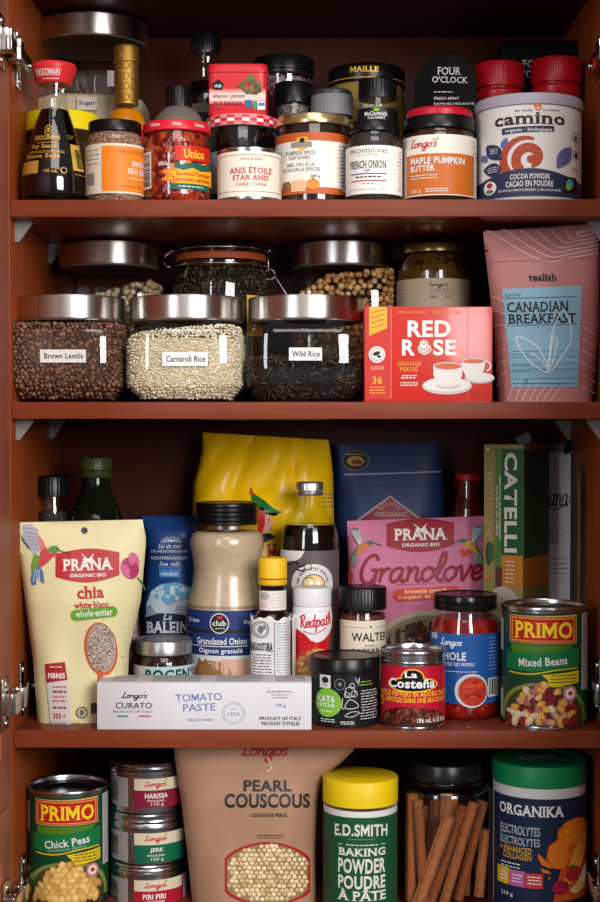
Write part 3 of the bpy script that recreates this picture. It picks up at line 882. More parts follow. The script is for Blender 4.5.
lb.text('Sundried Tomatoes', 176, 171, 208, 175.5, M('#a83a10', .5), 4, 1); lb.text('Tomates séchées', 172, 176.5, 208, 181, M('#a83a10', .5), 4, 1)
lb.rect(170, 183, 208, 189, TEAL, 2); lb.dash(178, 184.5, 202, 187.5, 1, WHITE, 3)
lb.text('250 mL', 159, 161, 170, 165, WHITE, 2, 1); lb.rect(144, 150, 152, 187, WHITE, 1); lb.bars(145, 152, 151, 185, INK, 2, False)
lb.done('label', it.root)
# gingham jam jar
it = It('jam_jar', 'dark jam jar with red and white gingham lid under the allspice tin', 'jar', 206, 278, .073, S1, 155)
simple_jar(it, 124, 197, 35.5, 113, 124, M('#e8e0dc', .4), M('#0c0708', .15), sh=5)
jam = it
lb = cyl(it, 35.6)
for i in range(-9, 10):
    a0 = i*12
    for j, yy in enumerate((113.8, 117.2, 120.6)):
        if (i+j) % 2 == 0: lb.band(yy, yy+3.2, M('#c8242c', .4), a0, a0+12, 1)
        elif j % 2 == 0: lb.band(yy, yy+3.2, M('#dd8084', .4), a0, a0+12, 1)
lb.done('gingham_print', it.root)
lb = cyl(it, it.hw+.1); lb.band(150, 192, M('#8a8784', .5, 0, .3, 300), -100, -20); lb.done('label', it.root)
# allspice tin
it = It('spice_tin', 'red allspice tin resting on the gingham jam jar lid', 'tin', 208, 267, .088, jam.base+jam.z(113, 35), 90, depth=.034)
W2 = it.hw*it.kf; z0 = 0; z1 = it.z(72); z2 = it.z(63.5)
m_ = speck('allspice_red', ['#c01820', '#c01820'], 10, .4, 0)
o = lathe_me([(0, 0), (W2-.001, 0), (W2, .001), (W2, z1-.0005), (0, z1-.0005)], 64, 7, it.D/2/W2)
me = bpy.data.meshes.new('body'); o.to_mesh(me); o.free(); sharp(link('body', me, [M('#c8202a', .38)], it.root).data, 40)
o = lathe_me([(0, z1), (W2+.0006, z1), (W2+.0006, z2-.0015), (W2-.001, z2), (0, z2)], 64, 7, it.D/2/W2)
me = bpy.data.meshes.new('lid'); o.to_mesh(me); o.free(); sharp(link('lid', me, [M('#c41c28', .35)], it.root).data, 40)
lb = flat(it, .0004)
lb.rect(209.5, 89, 265.5, 104, M('#cf6a66', .5), 0); lb.rect(209.5, 91, 265.5, 102, M('#dd9c94', .5), 1); lb.rect(209.5, 93, 265.5, 100.5, M('#e8c0b6', .5), 1)
lb.poly([(212, 84), (218, 79), (224, 84), (222, 90), (214, 90)], BLK, 1); lb.text('club', 214.5, 84, 221.5, 87.5, WHITE, 2, 1)
lb.text('allspice | piment', 213, 94, 245, 99, INK, 3, .8); lb.text('de la Jamaïque', 213, 101, 242, 106, INK, 3, .8); lb.dash(213, 107, 222, 110, 1, INK, 3)
for i in range(34):
    a, r = random.uniform(0, 6.28), random.random()**.5
    lb.ell(251+10*r*math.cos(a), 87+8.5*r*math.sin(a), 2.3, 2.4, M(random.choice(['#5a4326', '#75613a', '#473a1c', '#8a5a34', '#4d5a26']), .5), 2, n=10)
lb.poly([(239, 84), (236, 88), (243, 86), (247, 80)], M('#3f5a24', .5), 2); lb.poly([(246, 78), (252, 74), (256, 79), (250, 82)], M('#55683a', .5), 2)
lb.rect(245, 100, 252, 108, M('#2f5a8a', .5), 2); lb.rect(253, 101, 257, 109, M('#3f8a5a', .5), 2); lb.rect(257.5, 102, 265, 110, M('#d6dde6', .5), 2); lb.rect(258.3, 103, 264.5, 106, M('#3070b0', .5), 3)
lb.done('label', it.root)
# star anise tin
it = It('spice_tin', 'cream star anise tin with red serif lettering at the front edge', 'tin', 217, 282, .003, S1, 170)
lathe(it, 'body', [(0, None), (31.6, None), (32.4, 198.4), (32.4, 197.2), (31.6, 196.5), (31.6, 149.5), (32.6, 149), (32.6, 147), (31.8, 146.4), (30.8, 146.4), (30.4, 148), (0, 148)], TIN, segs=72)
lb = cyl(it, 31.7); lb.band(151, 196, M('#e9dfcd', .5), -150, 150)
lb.band(154.3, 154.9, GREYT, -75, 75, 1); lb.band(190.8, 191.4, GREYT, -75, 75, 1)
lb.rect(219.3, 154.6, 219.9, 191, GREYT, 1); lb.rect(279.3, 154.6, 279.9, 191, GREYT, 1)
RL = M('#c2433f', .5)
lb.text('home & table', 241, 157, 262, 160, RL, 2, .6, sh=.2); lb.text('ANIS ÉTOILE', 230, 165.5, 271, 173.5, RL, 2, 2, serif=True)
lb.text('STAR ANIS', 233, 174.5, 268, 180, RL, 2, 2, serif=True); lb.text('CHINE / CHINA', 236, 182, 266, 186, RL, 2, .8)
lb.done('label', it.root)
# salt grinder at back
it = It('spice_grinder', 'tall round spice grinder with wide black lid behind the black capped jar', 'grinder', 253, 315, .172, S1, 120)
lathe(it, 'glass_body', [(0, None), (26, None), (28, 192), (28, 75), (28.5, 72)], GL, cap=False)
lathe(it, 'peppercorns', [(0, None), (25, None), (27, 192), (27, 75), (0, 75)], speck('mixed_peppercorns', ['#5a2630', '#2d1a1c', '#79505a', '#8e7476', '#3a2226'], 260, .4, .6))
screwlid(it, 30.5, 53, 68, BLK); lathe(it, 'collar', [(0, 73), (28.5, 73), (29.5, 71), (29.5, 68), (0, 68)], M('#16110f', .3))
lb = cyl(it, 28.2); lb.band(96, 170, M('#6d2a38', .5)); lb.done('label', it.root)
# black capped small jar
it = It('spice_jar', 'small spice jar with tall glossy black cap standing behind the honey jar', 'jar', 275, 313, .128, S1, 130)
lathe(it, 'glass_body', [(0, None), (17, None), (18.5, 192), (18.5, 106), (17.5, 102), (17.5, 99)], GL, cap=False)
lathe(it, 'contents', [(0, None), (16, None), (17.6, 192), (17.6, 104), (0, 104)], speck('crushed_grey_spice', ['#4a3e3e', '#6b5f60', '#8a7c7c', '#2c2322'], 500, .5, .5))
screwlid(it, 19, 80, 102, BLK, 'cap')
# grey lid jar
it = It('spice_jar', 'small jar with ribbed grey plastic lid beside the gold lidded honey', 'jar', 311, 353, .108, S1, 130)
lathe(it, 'glass_body', [(0, None), (18, None), (20, 192), (20, 120), (19, 113), (19, 110)], GL, cap=False)
lathe(it, 'contents', [(0, None), (17, None), (19, 192), (19, 122), (0, 122)], M('#4d3418', .7, 0, .3, 300))
ridged(it, 'lid', 21, 92, 113, M('#6f6e70', .45), 40, .25); lathe(it, 'flip_top', [(0, 93), (20, 93), (20, 89), (18.6, 87.5), (0, 87.5)], M('#2c2f31', .4))
# honey
it = It('honey_jar', 'pumpkin spice honey jar with gold lid and white label', 'jar', 276, 351, .03, S1, 160)
simple_jar(it, 122, 205, 37, 111.5, 122, M('#d8ba86', .22, .9), M('#2a1408', .2), sh=5)
lb = cyl(it, it.hw+.1); OR2 = M('#b9531f', .5)
lb.band(132, 193.5, OR2, -95, 100); lb.band(140.5, 187, M('#e2dad0', .5), -95, 100, 1); lb.band(141, 190, M('#d0cbc8', .5), 48, 82, 2); 
lb.poly([(296, 141), (298, 136.5), (307, 136.5), (309, 141), (306, 145), (299, 145)], M('#d9a21c', .5), 3); lb.rect(292, 141.5, 312, 147, M('#8a8578', .5), 4); lb.ell(302.5, 140, 2.6, 2.6, INK, 4); lb.poly([(297, 147), (309, 147), (303, 150.5)], M('#d9a21c', .5), 4)
lb.text('PUMPKIN SPICE', 287, 150.5, 315, 154.5, GREYT, 3, 1, serif=True); lb.text('RAW HONEY', 290, 155.5, 311, 159, GREYT, 3, 1, serif=True)
lb.text('MIEL CRU À LA', 288, 161.5, 315, 165.8, GREYT, 3, 1, serif=True); lb.text('CITROUILLE ÉPICÉE', 284, 166.5, 320, 170.8, GREYT, 3, 1, serif=True)
lb.text('330 g', 311, 174.5, 320, 178, INK, 3, 1.5)
lb.poly([(284, 181), (290, 180), (292, 184), (291, 190), (283, 190)], M('#8a5a3a', .6), 3); lb.rect(292, 180, 306, 191, M('#d9a886', .5), 3); lb.rect(294, 174, 304, 180, M('#e8d3c0', .5), 3); lb.ell(313, 184, 6.5, 5.5, M('#e0852a', .5), 4); lb.rect(312, 177.5, 314, 180, M('#6a5a2a', .5), 4)
lb.dash(338, 143, 345.5, 186, 12, GREYT, 4); lb.done('label', it.root)
# mustard
it = It('mustard_jar', 'big mustard jar with wide black lid lettered in gold at the back', 'jar', 324, 409, .155, S1, 120)
lathe(it, 'glass_body', [(0, None), (38, None), (42, 190), (42.3, 130), (41, 108), (37.5, 88), (36, 82), (36, 78)], GL, cap=False)
lathe(it, 'mustard', [(0, None), (37, None), (41, 190), (41.2, 130), (40, 108), (36.5, 88), (35, 80), (0, 80)], M('#9a7a3c', .5, 0, .1, 80))
o = lathe(it, 'lid', [(0, 80), (38, 80), (38.5, 79), (38.5, 64.5), (37.5, 63), (35, 62), (0, 62)], BLK, segs=72)
lb = cyl(it, 38.5); MG = M('#c8982c', .4, .3); lb.text('MAILLE', 350, 66, 378, 71.5, MG, 1, 2, serif=True); lb.band(76.5, 77.3, MG, -90, 90); lb.done('lid_print', o)
# gourmet spice jar
it = It('spice_jar', 'black label spice jar with black cap behind the french onion jar', 'jar', 357, 398, .068, S1, 150)
lathe(it, 'glass_body', [(0, None), (19, None), (20.2, 194), (20.2, 105), (18.5, 99), (18, 96)], GL, cap=False)
lathe(it, 'contents', [(0, None), (18, None), (19.4, 194), (19.4, 108), (0, 106)], M('#5a4a3a', .7, 0, .3, 300))
ridged(it, 'cap', 19.2, 76.5, 96, BLK, 36, .3, 1.5)
lb = cyl(it, 20.4); lb.band(107, 165, M('#0d0d0d', .45)); lb.ell(376.5, 109.5, 3.2, 1.9, M('#6fae2c', .5), 1); lb.text('McCormick', 365, 111, 387, 115.5, WHITE, 2, 1.2); lb.text('GOURMET', 368, 116.5, 385, 118.7, WHITE, 2, .6)
lb.done('label', it.root)
# french onion
it = It('seasoning_jar', 'french onion dip seasoning jar with cream label and black lid', 'jar', 346, 402, .003, S1, 160)
simple_jar(it, 130, 199, 25.5, 119, 130, BLK, speck('onion_mix', ['#1c120e', '#2c1c14', '#3a281c', '#120c0a'], 500, .6, .4), sh=7)
lb = cyl(it, it.hw+.1); lb.band(145, 193.5, M('#e6e0d8', .5), -85, 84)
lb.text('PROVISIONS', 351, 148.5, 387, 152.5, GREYT, 2, .5, serif=True); lb.dash(357, 154, 379, 155.2, 1, GREYT, 2, .6)
lb.text('FRENCH ONION', 351, 160, 386, 168, INK, 2, .8, serif=True); lb.text('DIP', 365, 169, 370, 171.5, INK, 2, .5)
lb.rect(352, 172.8, 386, 173.9, M('#3a4a80', .5), 2); lb.dash(356, 175, 382, 178, 1, INK, 2, 1.3); lb.rect(352, 179.7, 386, 180.9, M('#b8323c', .5), 2)
lb.dash(362, 182.5, 376, 184, 1, GREYT, 2, .7); lb.dash(350, 188, 386, 190, 1, GREYT, 2, .6); lb.dash(397, 148, 400.5, 190, 12, GREYT, 2, .6)
lb.done('label', it.root)
# maple pumpkin butter
it = It('spread_jar', 'maple pumpkin butter jar with red topped black lid', 'jar', 402, 476, .004, S1, 160)
o = simple_jar(it, 127, 199, 36, 113, 126.5, BLK, M('#3a1c0c', .25, 0, .2, 80), sh=5)
lathe(it, 'lid_insert', [(0, 113.2), (33.5, 113.2), (33.5, 108), (31.5, 105.6), (0, 105.6)], M('#b8162a', .35))
lb = cyl(it, it.hw+.1); lb.band(134, 195, M('#e4dcd0', .5), -95, 92); lb.rect(407, 153, 473, 194, M('#c4671f', .5), 1)
lb.band(135, 194, M('#b8b0a8', .5), -93, -58, 2); lb.dash(402.8, 137, 407, 192, 14, GREYT, 3, .6); lb.dash(471, 137, 475.5, 190, 14, GREYT, 3, .6)
lb.script("Longo's", 412, 138, 437, 150, 1.1, M('#c02430', .5), 3); lb.poly([(434, 141), (438, 136.5), (439, 139)], M('#8ab83a', .5), 3)
lb.text('MAPLE PUMPKIN', 412, 156.5, 463.5, 163.5, WHITE, 3, 1.6, rot=-1); lb.text('BUTTER', 412, 164.5, 435, 170.5, WHITE, 3, 1.6)
lb.dash(412, 173, 437, 179, 2, WHITE, 3); lb.text('265 g', 412, 188, 421.5, 192.5, WHITE, 3, .3); lb.dash(425, 187.5, 448, 192, 2, WHITE, 3)
lb.done('label', it.root)
# tea tin with domed top
it = It('tea_tin', 'black domed mint tea tin with white serif lettering behind maple butter', 'tin', 416, 477, .092, S1, 110, depth=.038)
W2 = it.hw*it.kf
bm = bmesh.new(); out = []
zt = it.z(53); zs = it.z(82)
for i in range(25):
    a = PI*i/24; out.append((W2*math.cos(a), zs+(zt-zs)*math.sin(a)))
out = [(W2, 0)]+out+[(-W2, 0)]
f0 = [bm.verts.new((x, -it.D/2, z)) for x, z in out]; f1 = [bm.verts.new((x, it.D/2, z)) for x, z in out]
bm.faces.new(f0); bm.faces.new(f1[::-1]); n_ = len(out)
for i in range(n_): bm.faces.new((f0[i], f1[i], f1[(i+1) % n_], f0[(i+1) % n_]))
bmesh.ops.recalc_face_normals(bm, faces=bm.faces); bmesh.ops.bevel(bm, geom=bm.edges[:], offset=.0015, segments=2, affect='EDGES')
me = bpy.data.meshes.new('body'); bm.to_mesh(me); bm.free(); sharp(link('body', me, [M('#0a090a', .08, sp=.25)], it.root).data)
lb = flat(it, .0001); LG = M('#b8b2b0', .5)
lb.text('FOUR', 437, 67, 461, 75, LG, 2, .6, serif=True); lb.text("O'CLOCK", 432, 76.5, 468, 83, LG, 2, .6, serif=True, rot=-1.5); lb.dash(433, 91, 453, 93, 1, LG); lb.text('FRESH MINT', 434, 97, 459, 100, LG, 2, .5); lb.text('RAFRAÎCHISSANTE', 434, 102, 474, 105, LG, 2, .5)
lb.done('label', it.root)
# second tea box
it = It('tea_box', 'black slanted top tea box behind the two red capped shakers', 'box', 502, 578, .185, S1, 110, depth=.055)
W2 = it.hw*it.kf; zt = it.z(42)
bm = bmesh.new(); q = []
for x in (-W2, W2):
    for y, z in ((-it.D/2, 0), (it.D/2, 0), (it.D/2, zt+.004), (-it.D/2+.006, zt+.003), (-it.D/2, zt-.012)): q.append(bm.verts.new((x, y, z)))
bm.faces.new(q[:5]); bm.faces.new(q[5:][::-1])
for i in range(5): bm.faces.new((q[i], q[i+5], q[(i+1) % 5+5], q[(i+1) % 5]))
bmesh.ops.recalc_face_normals(bm, faces=bm.faces); bmesh.ops.bevel(bm, geom=bm.edges[:], offset=.001, segments=2, affect='EDGES')
me = bpy.data.meshes.new('body'); bm.to_mesh(me); bm.free(); sharp(link('body', me, [M('#0a0a0c', .4, sp=.25)], it.root).data)
lb = flat(it, .0001); lb.text('FOUR', 522, 60, 548, 68, LG, 2, .6, serif=True); lb.text("O'CLOCK", 517, 70, 556, 78, LG, 2, .6, serif=True); lb.done('label', it.root)
# two red capped shakers
for x0, x1, ya, lab_ in ((473, 524, 59, 'left red capped spice shaker behind the cocoa can'), (530, 582, 54.5, 'right red capped spice shaker behind the cocoa can, slightly taller')):
    it = It('spice_shaker', lab_, 'shaker', x0, x1, .115, S1, 120, group='red capped spice shakers')
    RC = M('#a50d1a', .33)
    lathe(it, 'glass_body', [(0, None), (24, None), (25.2, 192), (25.2, 104), (22, 98), (21.5, 92)], GL, cap=False)
    lathe(it, 'contents', [(0, None), (23, None), (24.2, 192), (24.2, 106), (0, 104)], M('#3c1d12', .7, 0, .3, 200))
    lathe(it, 'collar', [(0, ya+43), (22, ya+43), (25, ya+35), (25, ya+30), (22.5, ya+28), (22.5, ya+24), (0, ya+24)], RC)
    ridged(it, 'cap', 25.3, ya, ya+25, RC, 50, .2, 2.2)
    lb = cyl(it, 25.4); lb.band(118, 180, M('#8c1016', .5)); lb.done('label', it.root)
# cocoa can
it = It('cocoa_can', 'large white organic cocoa powder can with rust swirl and navy base band', 'can', 475, 582, .003, S1, 150)
hw = it.hw
lathe(it, 'body', [(0, None), (hw-1.5, None), (hw-.8, 198.5), (hw-.8, 196.8), (hw-1.6, 196), (hw-1.6, 101), (0, 101)], M('#c8c4cc', .4), segs=96)
lathe(it, 'lid', [(0, 104), (hw-.6, 104), (hw+.2, 103), (hw+.2, 94), (hw-.6, 92.5), (hw-2, 92.2), (hw-3, 94), (0, 94)], M('#a9a2b0', .4), segs=96)
lb = cyl(it, hw-1.5); NAVY = M('#2c3350', .5); RUST = M('#b0492e', .6, 0, .15, 500); LILA = M('#6b6a9c', .5); IVO = M('#dfd9d6', .5)
lb.band(104.5, 196, IVO, -170, 170)
lb.text('camino', 496, 112.5, 563, 124.6, M('#3a2420', .5), 2, 1.7, serif=True, bend=.5); lb.text('fair trade', 515, 108.5, 532, 111.5, M('#5a4440', .5), 2, .8); lb.text('equitable', 542, 108.5, 558, 111.5, M('#5a4440', .5), 2, .8)
def spiral(L, cx, cy, r0, r1, a0, a1, w0, w1, mat, l, sx=1, n=40):
    pts = []
    for i in range(n+1):
        t = i/n; a = R_(a0+(a1-a0)*t); r = r0+(r1-r0)*t
        pts.append((cx+r*math.cos(a)*sx, cy-r*math.sin(a)))
    L.stroke(pts, w1, mat, l, sm=False, taper=lambda t: w0/w1+(1-w0/w1)*t)
spiral(lb, 537, 107.5, .8, 4, 0, 520, 1.4, 2.2, M('#d9771f', .5), 2)
lb.poly([(503, 126.5), (553, 125.5), (553, 131.5), (503, 133)], NAVY, 2); lb.text('organic · biologique', 506, 127.5, 551, 132, IVO, 3, 1.2)
# the swirl: thick arm round a pale centre
spiral(lb, 530, 158, 5.5, 15, -75, 235, 9, 10, RUST, 2, 1.0, 60)
spiral(lb, 527, 158, 20, 23.5, 70, 225, 3, 11, RUST, 2, 1.0, 40)
lb.ell(531.5, 159, 4.6, 4.2, RUST, 2)
def leaf(L, x0, y0, x1, y1, w, mat, l=2):
    dx, dy = x1-x0, y1-y0; n = math.hypot(dx, dy); nx, ny = -dy/n, dx/n; p = []
    for i in range(13): t = i/12; p.append((x0+dx*t+nx*w*math.sin(PI*t)**.8, y0+dy*t+ny*w*math.sin(PI*t)**.8))
    for i in range(11, 0, -1): t = i/12; p.append((x0+dx*t-nx*w*math.sin(PI*t)**.8, y0+dy*t-ny*w*math.sin(PI*t)**.8))
    L.poly(p, mat, l)
leaf(lb, 488, 141, 503, 158, 7, NAVY); leaf(lb, 485, 165, 504, 169, 7, NAVY); leaf(lb, 503, 147, 508, 136, 3.3, LILA); leaf(lb, 483, 150, 489, 158, 3.4, LILA); leaf(lb, 556, 168, 569, 144, 6.5, LILA)
lb.dash(491, 145, 499, 151, 3, IVO, 3, .7); lb.dash(489, 163.5, 500, 170, 3, IVO, 3, .7); lb.dash(559, 147, 567, 163, 5, NAVY, 3, .7)
band = [(476.5, 199)]+[(476.5+104*i/16, 181-13*math.sin(PI*i/16)**.9) for i in range(17)]+[(580.5, 199)]
lb.poly([(x, min(y, 196)) for x, y in band], NAVY, 3)
lb.text('COCOA POWDER', 511, 173.5, 549, 179, IVO, 4, 1.2, bend=.3); lb.text('CACAO EN POUDRE', 507, 180.5, 552, 186.5, IVO, 4, 1.2, bend=.3); lb.text('DUTCH-PROCESSED | ALCALINISÉ', 500, 188, 559, 191.5, IVO, 4, .8)
lb.ell(491.5, 185, 6, 6.8, M('#e6e2dc', .5), 4); lb.ell(491.5, 182.5, 2.8, 2.8, M('#b8262c', .5), 5); lb.ell(491.5, 188.5, 3.6, 2, M('#3f7a3a', .5), 5)
lb.rect(563.5, 175, 574.5, 191.5, INK, 4); lb.ell(568, 182, 3.4, 5, M('#38a0c8', .5), 5); lb.ell(566.5, 185, 2.6, 3.6, M('#8fb83a', .5), 6)
lb.ring(573.5, 134, 4, 4.6, .7, INK, 3); lb.ell(573.5, 134.5, 1.7, 2, INK, 3); lb.ring(574, 151, 3, 4, .7, INK, 3); lb.ell(574, 151.5, 1.6, 2.4, INK, 3); lb.dash(570, 141, 577, 144, 1, INK, 3, .6); lb.text('224 g', 570, 165.5, 577, 169, INK, 3, .3)
lb.done('label', it.root)
# ================================================================== SECOND SHELF
LEN = [M(h, .5) for h in ('#6b4632', '#7d5540', '#8c6450', '#5a3a2a', '#96684a', '#6a4c44')]
it = canister('storage_canister', 'square glass canister of brown lentils, front left of the second shelf', 12, 128, .008, S2, (294, 318), (321, 399))
sticker(it, 40, 86, 349.5, 362.5, 'Brown Lentils')
t = it.z(323, it.hw)
grains('lentils', gpts(it, t, .0047), (.0028, .0028, .0015), LEN+[M('#4a2e20', .7)], it.root.location, 'brown lentils filling the front left canister to the lid', 'lentils', core=fillcore(it, t, None))
RICE = [M(h, .45) for h in ('#ede0ca', '#e4d3b6', '#f2e9da', '#dac6a6')]
it = canister('storage_canister', 'square glass canister of white rice, front row between lentils and wild rice', 128, 246, .008, S2, (294, 318), (321, 399))
sticker(it, 162, 208, 352, 366, 'Carnaroli Rice')
t = it.z(333, it.hw)
grains('rice', gpts(it, t, .0034, slope=lambda x, y: -.25*(y+.05)+.1*x+.004), (.0012, .0012, .0029), RICE+[M('#d2bd9c', .7)], it.root.location, 'short white rice grains in the middle front canister', 'rice', core=fillcore(it, t-.001, None))
WR = [M(h, .35) for h in ('#1c1614', '#2c211c', '#161213', '#4b3524', '#242025', '#6e5238')]
it = canister('storage_canister', 'square glass canister of black wild rice beside the red tea box', 246, 365, .008, S2, (294, 318), (321, 399))
sticker(it, 289, 322, 347.5, 360.5, 'Wild Rice')
t = it.z(357, it.hw)
grains('wild_rice', gpts(it, t, .0042, layers=1), (.0007, .0007, .0055), WR+[M('#151010', .8)], it.root.location, 'long black wild rice grains in the right front canister', 'wild rice', upright=None, core=fillcore(it, t-.006, None))
BEAN = [M(h, .45) for h in ('#b09676', '#c2a888', '#9c8060', '#cdb698')]
it = canister('storage_canister', 'square glass canister of pale dried beans, back left of second shelf', 58, 162, .15, S2, (240, 263), (266, 396), pym=300)
t = it.z(292, it.hw)
grains('beans', gpts(it, t, .009, slope=lambda x, y: .25*x), (.0046, .0046, .0042), BEAN+[M('#7a624a', .7)], it.root.location, 'pale round dried beans in the back left canister', 'beans', core=fillcore(it, t-.01, None, inset=8))
CHK = [M(h, .5) for h in ('#b9824c', '#c8935c', '#a8703c', '#d4a572', '#9a6236')]
it = canister('storage_canister', 'square glass canister of dried chickpeas at the back behind the wild rice', 291, 395, .15, S2, (240, 263), (266, 396), pym=300)
t = it.z(274, it.hw)
grains('chickpeas', gpts(it, t, .0078, slope=lambda x, y: .12*x-.6*max(0, -.022-x)), (.0040, .0040, .0038), CHK+[M('#6b4424', .7)], it.root.location, 'golden dried chickpeas filling the back right canister', 'chickpeas', core=fillcore(it, t-.022, None, inset=8))
# clamp jar
it = It('clamp_jar', 'clamp top glass jar with orange rubber seal and wire bail', 'jar', 172, 270, .15, S2, 300)
lathe(it, 'glass_body', [(0, None), (44, None), (48, 392), (48.5, 386), (48.5, 286), (47.5, 275), (45.5, 268), (44.5, 264), (46, 262), (46, 259)], GL, cap=False)
o = lathe(it, 'lid', [(41, 250), (44.5, 250), (44.5, 246), (40, 243.5), (20, 242.5), (0, 242.3)], GL, cap=False)
lathe(it, 'seal_ring', [(41, 257.5), (44.7, 257.5), (45.3, 256.5), (45.3, 251.5), (44.7, 250.5), (41, 250.5)], M('#b4532c', .5), cap=False)
PEP = [M(h, .6) for h in ('#2c2018', '#3c2e22', '#4a3c30', '#1e1612', '#5b4a3a')]
R = 46.3*it.k; pts = []
z = .004; zt = it.z(268, 46)
row = 0
while z < zt:
    rr = R if z < it.z(286, 48) else R-(z-it.z(286, 48))*.18
    n_ = int(2*PI*rr/.0052)
    for i in range(n_):
        a = 2*PI*(i+.5*(row % 2)+random.uniform(-.25, .25))/n_
        if math.sin(a) > .35 or z < it.z(330, 48): continue
        pts.append((rr*math.cos(a), rr*math.sin(a), z+random.uniform(-.001, .001)))
    z += .0043; row += 1
for i in range(500):
    a, r = random.uniform(0, 6.28), R*.95*random.random()**.5; pts.append((r*math.cos(a), r*math.sin(a), zt+random.uniform(-.001, .001)))
bm = lathe_me([(0, .003), (R-.003, .003), (R-.002, zt-.003), (0, zt-.002)], 48)
core = ([tuple(v.co) for v in bm.verts], [tuple(v.index for v in f.verts) for f in bm.faces]); 
bm.verts.index_update(); core = ([tuple(v.co) for v in bm.verts], [tuple(v.index for v in f.verts) for f in bm.faces]); bm.free()
grains('lentils', pts, (.0027, .0027, .002), PEP+[M('#1d1510', .8)], it.root.location, 'dark speckled lentils filling the clamp top jar', 'lentils', core=core)
lb = cyl(it, 48.7); lb.rect(246, 294, 262, 335, M('#e0a83a', .5), 0); lb.done('label', it.root)
k = it.k; zz = lambda py: it.z(py, 46)
rg = [(46.6*k*math.cos(2*PI*i/48), 46.6*k*math.sin(2*PI*i/48), zz(262.5)) for i in range(49)]
rg2 = [(45.2*k*math.cos(2*PI*i/48), 45.2*k*math.sin(2*PI*i/48), zz(246)) for i in range(49)]
L_ = -46.6*k; X_ = 46.6*k
wires = [rg, rg2,
 [(L_+.002, -.004, zz(246)), (L_-.004, -.004, zz(246)), (L_-.010, -.004, zz(250)), (L_-.012, -.004, zz(257)), (L_-.008, -.004, zz(262)), (L_-.002, -.004, zz(262))],
 [(L_+.002, .004, zz(246)), (L_-.004, .004, zz(246)), (L_-.010, .004, zz(250)), (L_-.012, .004, zz(257)), (L_-.008, .004, zz(262)), (L_-.002, .004, zz(262))],
 [(X_-.003, -.004, zz(246)), (X_+.002, -.004, zz(246)), (X_+.004, -.004, zz(243))], [(X_+.001, -.004, zz(245)), (X_+.001, -.004, zz(270))],
 [(X_+.003+.0055*math.cos(a/10), -.005, zz(270)+.006*math.sin(a/10)) for a in range(0, 64, 6)],
 [(X_+.001, .002, zz(262)), (X_+.009, -.002, zz(272)), (X_+.022, -.006, zz(291)), (X_+.026, -.006, zz(300))]]
tubes('wire_bail', wires, .0011, M('#b8b4b0', .25, 1), it.root)
# olives jar
it = It('antipasto_jar', 'jar of marinated olives with brass lid and cream label behind the red tea box', 'jar', 397, 472, .125, S2, 310)
simple_jar(it, 252, 396, 32, 242, 251, M('#b0905a', .25, .9), speck('olives_in_oil', ['#2a1a0c', '#4a3010', '#6a4a16', '#3c2410', '#1c120a'], 60, .2, .5, smooth=True), sh=12)
lb = cyl(it, it.hw+.1); CL = M('#b39f84', .5); lb.band(278, 350, CL, -100, 100)
lb.script("Longo's", 429, 282, 447, 288, .7, INK, 1); lb.text('CURATO', 430, 288.5, 453, 292.5, GREYT, 1, .3); lb.dash(430, 294, 453, 295.3, 1, M('#8a745c', .5), 1, .6)
lb.rect(430, 296.5, 437, 297.8, M('#2f6a42', .5), 1); lb.rect(444, 296.5, 450.5, 297.8, M('#b83a34', .5), 1); lb.dash(398, 281, 406, 345, 20, GREYT, 1, .7)
lb.done('label', it.root)
# red tea box
it = It('tea_box', 'red box of orange pekoe tea with white teacups, shrink wrapped', 'box', 364.5, 492.5, .006, S2, 350, depth=.062)
W2 = it.hw*it.kf; H = it.z(306.5)
boxes('carton', [(-W2, W2, -it.D/2, it.D/2, 0, H)], [M('#c42a20', .3, 0, 0, 60, 0, .3)], it.root, .0008)
lb = flat(it); RD = M('#b9241d', .35, 0, 0, 60, 0, .3); TX = M('#e8e0dc', .4); YW = M('#e3a52a', .4); OG = M('#d8902c', .4)
lb.rect(365.5, 307.5, 391, 399, M('#c23026', .3, 0, 0, 60, 0, .3), 0); lb.rect(391, 307, 391.5, 399, M('#e08a60', .4), 1); lb.rect(467.5, 307, 468, 399, M('#d86a50', .4), 1)
lb.poly([(369, 306.8), (387, 306.8), (387, 328), (369, 336)], YW, 1)
for y in (311, 316, 321, 326): lb.stroke([(371, y+2), (385, y-2)], .8, M('#9a5a1a', .5), 2, sm=False)
lb.text('100% NATURAL', 397, 311, 427, 313.5, OG, 2, .6); lb.text('100% NATUREL', 432, 311, 462, 313.5, OG, 2, .6)
lb.text('RED', 407.5, 320.5, 450.5, 337, TX, 2, 2.4); lb.text('R', 402, 339.5, 415, 355.5, TX, 2, 2.4); lb.text('SE', 433, 339.5, 456, 355.5, TX, 2, 2.4)
lb.ell(424.5, 349, 6.8, 5.8, TX, 2); lb.ell(424, 344, 4.2, 4, TX, 2)
for a in ((419, 347, 430, 343), (418, 350, 431, 347), (420, 353, 430, 350)): lb.stroke([(a[0], a[1]), ((a[0]+a[2])/2, a[1]+2.5), (a[2], a[3])], .9, RD, 3)
lb.ring(424, 343, 2, 1.6, .7, RD, 3, n=12); lb.ell(457.5, 355, .9, .9, TX, 2)
lb.text('ORANGE', 397.5, 361.5, 421, 366, OG, 2, .8); lb.text('PEKOE', 400, 367, 418, 371.5, OG, 2, .8); lb.dash(401, 374.5, 417, 379, 2, TX, 2, 1); lb.dash(400, 381.5, 418, 386.5, 2, TX, 2, 1)
